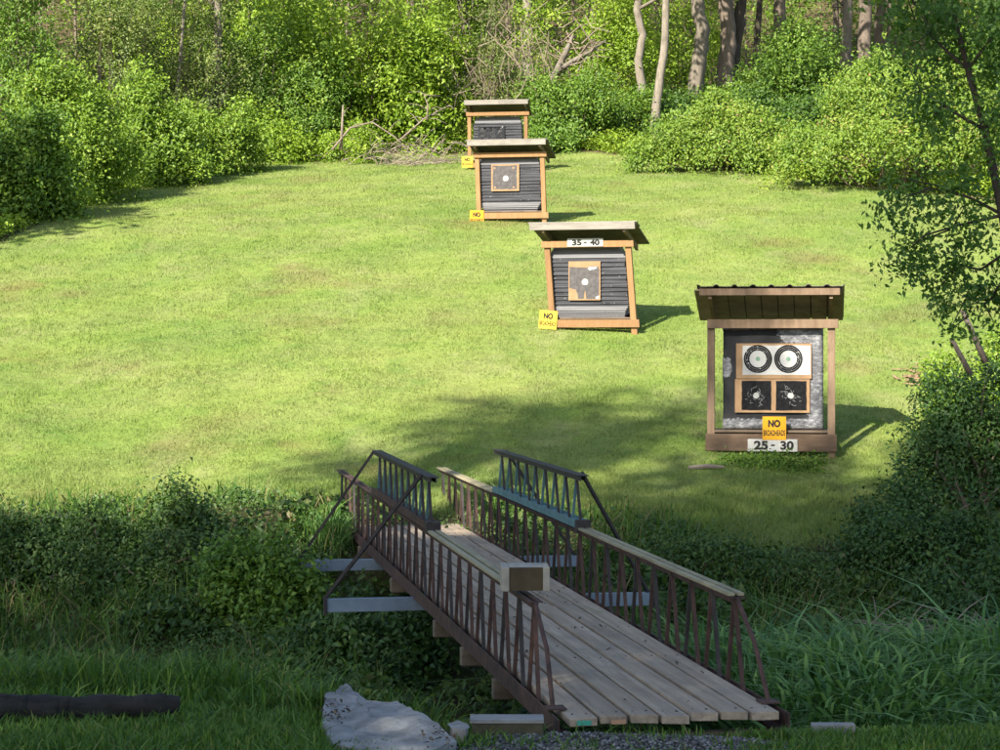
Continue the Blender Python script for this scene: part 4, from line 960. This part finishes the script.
# brush: fallen bleached branches left of the farthest stand
rr = random.Random(12)
def fallen(label, pts, d, r0, twigs):
    P = [px(a, b, d+dd) for a, b, dd in pts]; P[0].z = max(P[0].z, gz(P[0].x, P[0].y)); mb = MB(); mb.tube(P, [r0*(1-.7*i/(len(P)-1)) for i in range(len(P))], 6)
    o = mb.build('fallen_branch', M['deadwood'], smooth=True); tag(o, label, 'branch', 'bleached branches at the top of the lawn')
    t = MB()
    for i in range(twigs):
        q_ = rr.randrange(len(P)-1); s = P[q_].lerp(P[q_+1], rr.random()); e = s+Vector((rr.uniform(-.6, .6), rr.uniform(-.3, .3), rr.uniform(-.15, .35))); t.tube([s, s.lerp(e, .5)+Vector((0, 0, .06)), e], [.012, .009, .004], 4, False)
    t.build('twig', M['deadwood'], o)
fallen('upright bleached stump branch at the left of the brush', [(341, 150, 0), (342, 130, 0), (343, 105, 0)], 54.5, .06, 4)
fallen('long arched bleached branch lying left in the brush', [(332, 150, 0), (350, 128, .2), (372, 122, .3), (395, 137, .2), (408, 150, 0)], 54.3, .032, 8)
fallen('forked branch propped up behind the brush heap', [(427, 120, 0), (428, 105, 0), (424, 95, .1), (440, 96, .2)], 55.5, .03, 4)
fallen('thin low branch sprawling toward the farthest stand', [(400, 140, 0), (425, 118, .4), (450, 105, .6)], 55.2, .03, 8)
mb = MB()
for i in range(200):
    x = rr.gauss(408, 30); d = 54.8+rr.random()*1.6; s = px(x, 0, d); s.z = gz(s.x, d)+rr.random()**2*.6; e = s+Vector((rr.uniform(-.7, .7), rr.uniform(-.3, .3), rr.uniform(-.35, .45))); e.z = max(e.z, gz(e.x, e.y)+.02)
    mb.tube([s, s.lerp(e, .5)+Vector((0, 0, .06)), e], [.010, .009, .004], 3, False)
tag(mb.build('brush_pile', M['deadwood']), 'tangled heap of dry tan brush left of the farthest stand', 'brush pile', kind='stuff')
# bare vine tangle
mb = MB()
for i in range(170):
    s = px(rr.gauss(505, 30), rr.uniform(10, 118), 59.5+rr.random()*1.5); e = s+Vector((rr.uniform(-.8, .8), rr.uniform(-.3, .3), rr.uniform(-1.5, 1.0))); mb.tube([s, s.lerp(e, .5)+Vector((rr.uniform(-.3, .3), 0, -.1)), e], [.014, .013, .008], 3, False)
tag(mb.build('vine_tangle', M['twig']), 'bare brown vines hanging in a tangle above the farthest stand', 'vines', kind='stuff')

# far woods, one mass
rng = np.random.default_rng(77); lob = []
for i in range(120):
    d = rng.uniform(76, 104); x = pxX(rng.uniform(-60, 1060) if i < 62 else rng.uniform(-60, 620), d); px_ = 500+F*x/d
    hh = rng.uniform(5, 11) if px_ < 620 else rng.uniform(2.5, 5.5)
    lob.append((x, d, float(g(x, d))+hh*.55, rng.uniform(1.6, 3.0), rng.uniform(1.2, 2.2), hh*.6))
Q, Nn, tint, P = sprigs(rng, lob, 15000, 8, .36, .5, .3)
fw = link('distant_woods', leaf_mesh('distant_woods', Q, Nn, .2, tint, rng), M['bright']); tag(fw, 'leafy mass of distant woods on the hill top', 'woods', kind='stuff')
mb = MB()
for i in range(170):
    d = rng.uniform(76, 112); x = pxX(rng.uniform(-60, 1060), d); z = gz(x, d); hgt = rng.uniform(9, 15); r = rng.uniform(.03, .15)*(.55 if 500+F*x/d < 620 else 1); b2 = Vector((x, d, z-.3)); lean = rng.normal()*.5
    p = [b2+Vector((lean*t*t+rng.normal()*.06, 0, hgt*t)) for t in (0, .2, .4, .6, .8, 1)]; mb.tube(p, [r*(1-.7*t) for t in (0, .2, .4, .6, .8, 1)], 5, False)
    for j in range(6):
        s = p[1+j % 4]; e = s+Vector((rng.normal()*1.2, rng.normal()*.5, abs(rng.normal())*1.2)); mb.tube([s, e], [r*.35, .012], 3, False)
mb.build('trunks', M['bark'], fw)

# banks of the ditch
LB = 'leafy bushes on the far bank left of the bridge'
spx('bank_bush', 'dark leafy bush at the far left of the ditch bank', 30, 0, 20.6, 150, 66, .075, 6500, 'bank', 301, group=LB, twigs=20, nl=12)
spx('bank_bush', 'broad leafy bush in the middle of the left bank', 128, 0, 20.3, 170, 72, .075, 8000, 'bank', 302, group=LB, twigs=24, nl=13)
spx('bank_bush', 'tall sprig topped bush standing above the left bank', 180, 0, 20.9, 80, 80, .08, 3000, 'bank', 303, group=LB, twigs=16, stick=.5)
spx('bank_bush', 'broad leaved bush coloured as if sunlit next to the blue outrigger beams', 262, 0, 18.9, 105, 150, .095, 7500, 'bank_suntint', 304, group=LB, twigs=16)  # sunlit look comes from the leaf colour, no sun reaches it
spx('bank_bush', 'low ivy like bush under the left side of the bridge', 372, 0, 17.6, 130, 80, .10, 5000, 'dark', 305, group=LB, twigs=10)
RB = 'leafy bushes on the far bank right of the bridge'
spx('bank_bush', 'low leafy bush just beyond the right bridge rail', 690, 0, 20.2, 150, 30, .075, 3600, 'bank', 311, group=RB, twigs=14, nl=10)
spx('bank_bush', 'low broad bush on the bank below the nearest target', 800, 0, 19.9, 150, 34, .075, 4000, 'bank', 312, group=RB, twigs=18, nl=10)
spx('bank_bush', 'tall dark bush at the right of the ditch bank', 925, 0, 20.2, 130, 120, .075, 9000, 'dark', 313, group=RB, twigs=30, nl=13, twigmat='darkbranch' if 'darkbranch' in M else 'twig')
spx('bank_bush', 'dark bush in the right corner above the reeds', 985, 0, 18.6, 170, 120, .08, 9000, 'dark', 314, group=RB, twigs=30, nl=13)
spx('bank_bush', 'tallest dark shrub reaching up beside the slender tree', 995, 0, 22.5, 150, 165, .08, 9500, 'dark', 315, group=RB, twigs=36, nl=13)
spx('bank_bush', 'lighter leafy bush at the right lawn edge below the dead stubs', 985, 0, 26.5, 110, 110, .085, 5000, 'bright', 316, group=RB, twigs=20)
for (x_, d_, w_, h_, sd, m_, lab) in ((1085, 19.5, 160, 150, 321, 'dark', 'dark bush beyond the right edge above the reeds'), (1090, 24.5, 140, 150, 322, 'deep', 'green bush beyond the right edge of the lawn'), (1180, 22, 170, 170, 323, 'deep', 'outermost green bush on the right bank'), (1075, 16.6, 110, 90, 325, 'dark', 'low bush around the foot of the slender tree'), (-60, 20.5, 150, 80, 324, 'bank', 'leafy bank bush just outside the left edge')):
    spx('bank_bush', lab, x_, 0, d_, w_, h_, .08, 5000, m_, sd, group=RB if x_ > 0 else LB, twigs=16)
spx('thicket_shrub', 'bright shrub outside the right edge of the lawn', 1110, 0, 46, 150, 110, .16, 5000, 'bright', 326, group=TB)
# grass clump by the far left end of the bridge
rng = np.random.default_rng(6)
for (x, d, n, hh, lab) in ((330, 21.0, 420, .55, 'clump of long grass by the far left end of the bridge'), (228, 13.0, 260, .8, 'clump of long grass at the left ditch edge'), (305, 10.9, 240, .32, 'dark grass tuft beside the broken slab')):
    Xc = pxX(x, d); a = rng.uniform(0, 2*PI, n); r = np.abs(rng.normal(0, .13, n)); X = Xc+np.cos(a)*r; Y = d+np.sin(a)*r
    tag(blades('grass_clump', X, Y, rng.uniform(.5, 1.05, n)*hh, np.full(n, .011), rng.random(n), rng, M['reed_blade'] if d > 12 else M['bank_blade'], seg=2, lean=.4, curl=.25), lab, 'grass clump')
# slender dark tree at the right edge
d = 16; root = empty('slender_tree', 'slender leaning tree with dark leaves at the right edge', 'tree', (pxX(1030, d), d, gz(pxX(1030, d), d))); o3 = root.location.copy()
q = lambda x, y, dd=0: px(x, y, d+dd)-o3
mb = MB()
mb.tube([Vector((0, 0, -.2)), q(1022, 330), q(1003, 215), q(985, 130), q(968, 70), q(955, 20), q(942, -60)], [.05, .045, .037, .03, .024, .018, .008], 8)
tips = []
br_px = [((1003, 215), (975, 200), (935, 185), (900, 178)), ((1003, 215), (960, 225), (925, 235), (908, 250)), ((985, 130), (950, 110), (920, 90), (905, 60)), ((968, 70), (990, 40), (1000, 0), (1010, -30)), ((985, 130), (1005, 100), (1015, 60), (1020, 20)), ((968, 70), (940, 45), (915, 20), (905, -10)), ((1010, 250), (980, 270), (950, 262), (930, 275)), ((1012, 265), (990, 300), (965, 300), (950, 330))]
rr = random.Random(21)
for bp in br_px:
    P = [q(a, b, rr.uniform(-.25, .25)*i) for i, (a, b) in enumerate(bp)]; mb.tube(P, [.016, .011, .007, .003], 5, False); tips += P[1:]+[P[1].lerp(P[2], .5), P[2].lerp(P[3], .5)]
    for j in range(4):
        s = P[1].lerp(P[3], rr.random()); e = s+Vector((rr.uniform(-.3, .15), rr.uniform(-.2, .2), rr.uniform(-.2, .2))); mb.tube([s, e], [.008, .003], 4, False); tips.append(e)
mb.build('trunk', M['darkbark'], root, smooth=True)
rng = np.random.default_rng(31); lob = [(t_.x, t_.y, t_.z, .17, .17, .11) for t_ in tips]+[(q(950+rng.uniform(-30, 60), y).x, rng.normal()*.4, q(950, y).z, .26, .26, .16) for y in (-40, -20, 0, 15, 30, 45, 60, 20, 0, -10, 75, 90, 110, 130, 50, 35, 5, 25)]+[(q(x, y).x, 0, q(x, y).z, .2, .2, .13) for x, y in ((930, 225), (950, 215), (920, 240), (945, 240), (935, 260), (985, 240), (975, 275), (1000, 160), (1005, 120), (1000, 300))]
Q, Nn, tint, P = sprigs(rng, lob, 1150, 8, .07, .5, .4, flat=-1, per=4)
link('crown', leaf_mesh('crown', Q, Nn, .052, tint, rng, .5, .5), M['slender'], root)
# dead stubs beside it
for (a, b2, d, r, lab) in (((978, 345), (962, 310), 22.0, .042, 'longer grey broken stub sticking out of the right bushes'), ((964, 362), (951, 338), 21.6, .036, 'shorter grey broken stub below the longer one')):
    s, e = px(*a, d), px(*b2, d); s2 = s+(s-e)*.5
    tag(MB().tube([s2, s, s.lerp(e, .5), e], [r*.9, r*.8, r*.75, r*.65], 8).build('broken_stub', M['bark'], smooth=True), lab, 'dead branch')
# dry sticks and twigs at the right bank
mb = MB(); rr = random.Random(5)
for i in range(130):
    x = rr.uniform(850, 1010); d = rr.uniform(16.2, 17.6); X = pxX(x, d); s = Vector((X, d, gz(X, d)+.2+rr.random()*.45)); e = s+Vector((rr.uniform(-.4, .4), rr.uniform(-.2, .2), rr.uniform(-.15, .3))); mb.tube([s, s.lerp(e, .5)+Vector((0, 0, .03)), e], [.007, .006, .003], 3, False)
tag(mb.build('dry_twigs', M['deadwood']), 'dry twigs heaped on the right bank above the reeds', 'twigs', kind='stuff')
# scrape of bare earth with chips at the right of the lawn
mb = MB(); P = px(925, 381, lawn_dist(381)); rr = random.Random(9)
for i in range(150):
    x = P.x+rr.gauss(0, .17); y = P.y+rr.gauss(0, .3); z = gz(x, y)+.03; a = rr.uniform(0, PI); L = rr.uniform(.03, .07); mb.bar((x-math.cos(a)*L, y-math.sin(a)*L, z+rr.uniform(-.01, .01)), (x+math.cos(a)*L, y+math.sin(a)*L, z+rr.uniform(0, .02)), .03, .01)
tag(mb.build('wood_chips', plain('chips', (.20, .12, .075), (.34, .22, .14), 9, .95)), 'patch of brown wood chips on the lawn near the right bushes', 'wood chips', kind='stuff')

# trees behind the viewer and to the left: they shade the ditch
def shade_tree(gx, gy, t, r, n, seed, leaf=.3, label=''):
    c = Vector((gx, gy, gz(gx, gy)))+Vector((-.75, -1.2, 1))*t; rng = np.random.default_rng(seed); X, Y = c.x, c.y
    root = empty('shade_tree', label, 'tree', (X, Y, gz(X, Y)), 'tall trees on the near side that shade the ditch'); hz = c.z-gz(X, Y)
    mb = MB(); mb.tube([(0, 0, -.3), (.1, .05, hz*.3), (-.1, .1, hz*.6), (0, 0, hz)], [.32, .26, .2, .1], 9)
    lob = []
    for i in range(9):
        v = unit(rng.normal(size=3))*r*.58*rng.uniform(.5, 1.1); lob.append((v[0], v[1], hz+v[2], r*.5, r*.5, r*.42)); mb.tube([(0, 0, hz*.75), (v[0]*.5, v[1]*.5, hz+v[2]*.4-.3), (v[0], v[1], hz+v[2])], [.12, .08, .03], 5, False)
    mb.build('trunk', M['bark'], root, smooth=True)
    Q, Nn, tint, P = sprigs(rng, lob, n//8, 8, .4, .3, .45, flat=-1); link('crown', leaf_mesh('crown', Q, Nn, leaf, tint, rng), M['mid'], root)
shade_tree(-6.5, 16.0, 17, 4.3, 8500, 401, label='tall leafy tree, leftmost of those shading the ditch')
shade_tree(-2.2, 16.6, 19, 4.3, 9000, 402, label='tall leafy tree shading the left half of the bridge')
shade_tree(2.6, 16.7, 18, 4.5, 9500, 403, label='tall leafy tree shading the right half of the bridge')
shade_tree(7.0, 16.9, 17, 4.6, 9500, 404, label='tall leafy tree shading the reeds')
shade_tree(.1, 25.6, 21, 2.1, 1150, 405, leaf=.24, label='small crowned tall tree casting the left part of the lawn shade')
shade_tree(2.0, 26.3, 22, 2.1, 1250, 415, leaf=.24, label='small crowned tall tree casting the right part of the lawn shade')

shade_tree(-1.0, 19.3, 18, 1.4, 1300, 406, label='slim tall tree shading the far left end of the bridge')
shade_tree(3.5, 21.3, 20, 3.0, 5200, 408, label='round crowned tall tree shading the bank below the nearest target')
shade_tree(-2.5, 8.2, 16, 3.6, 6000, 409, label='leafy tree, left of the two shading the near bank')
shade_tree(3.2, 8.6, 16, 3.8, 6500, 410, label='leafy tree, right of the two shading the near bank')
shade_tree(-10.6, 40.6, 6.0, 2.0, 2600, 407, label='bushy tree outside the left edge shading the corner shrub')

# ------------------------------------------------------------------ light, sky, camera
sc = bpy.context.scene
w = bpy.data.worlds.new('World'); sc.world = w; w.use_nodes = True; nt = w.node_tree
sky = nt.nodes.new('ShaderNodeTexSky'); sky.sky_type = 'NISHITA'; sky.sun_disc = False
el = math.atan2(1, math.hypot(.75, 1.2)); az = math.atan2(-.75, -1.2)
sky.sun_elevation = el; sky.sun_rotation = az % (2*PI); sky.air_density = 1; sky.dust_density = 1
bg = nt.nodes['Background']; nt.links.new(sky.outputs[0], bg.inputs[0]); bg.inputs[1].default_value = .10
l = bpy.data.lights.new('sun', 'SUN'); l.energy = 5; l.angle = R(.5); l.color = (1, .94, .82)
so = bpy.data.objects.new('sun', l); C.objects.link(so); so.rotation_euler = Vector(SUN).to_track_quat('-Z', 'Y').to_euler(); so.location = (-20, -30, 40)
cam = bpy.data.cameras.new('camera'); co = bpy.data.objects.new('camera', cam); C.objects.link(co)
co.location = (0, 0, ZC); co.rotation_euler = (PI/2, 0, 0); cam.sensor_width = 36; cam.lens = 36*F/1000; cam.shift_y = -(375-HZ)/1000; cam.clip_end = 2000; cam.clip_start = .1
sc.camera = co
sc.view_settings.view_transform = 'Standard'; sc.view_settings.look = 'None'; sc.view_settings.gamma = 1; sc.view_settings.use_curve_mapping = False
sc.view_settings.exposure = 1.4
sc.cycles.max_bounces = 7; sc.cycles.diffuse_bounces = 3; sc.cycles.glossy_bounces = 2; sc.cycles.transmission_bounces = 4; sc.cycles.transparent_max_bounces = 8
sc.cycles.use_denoising = True
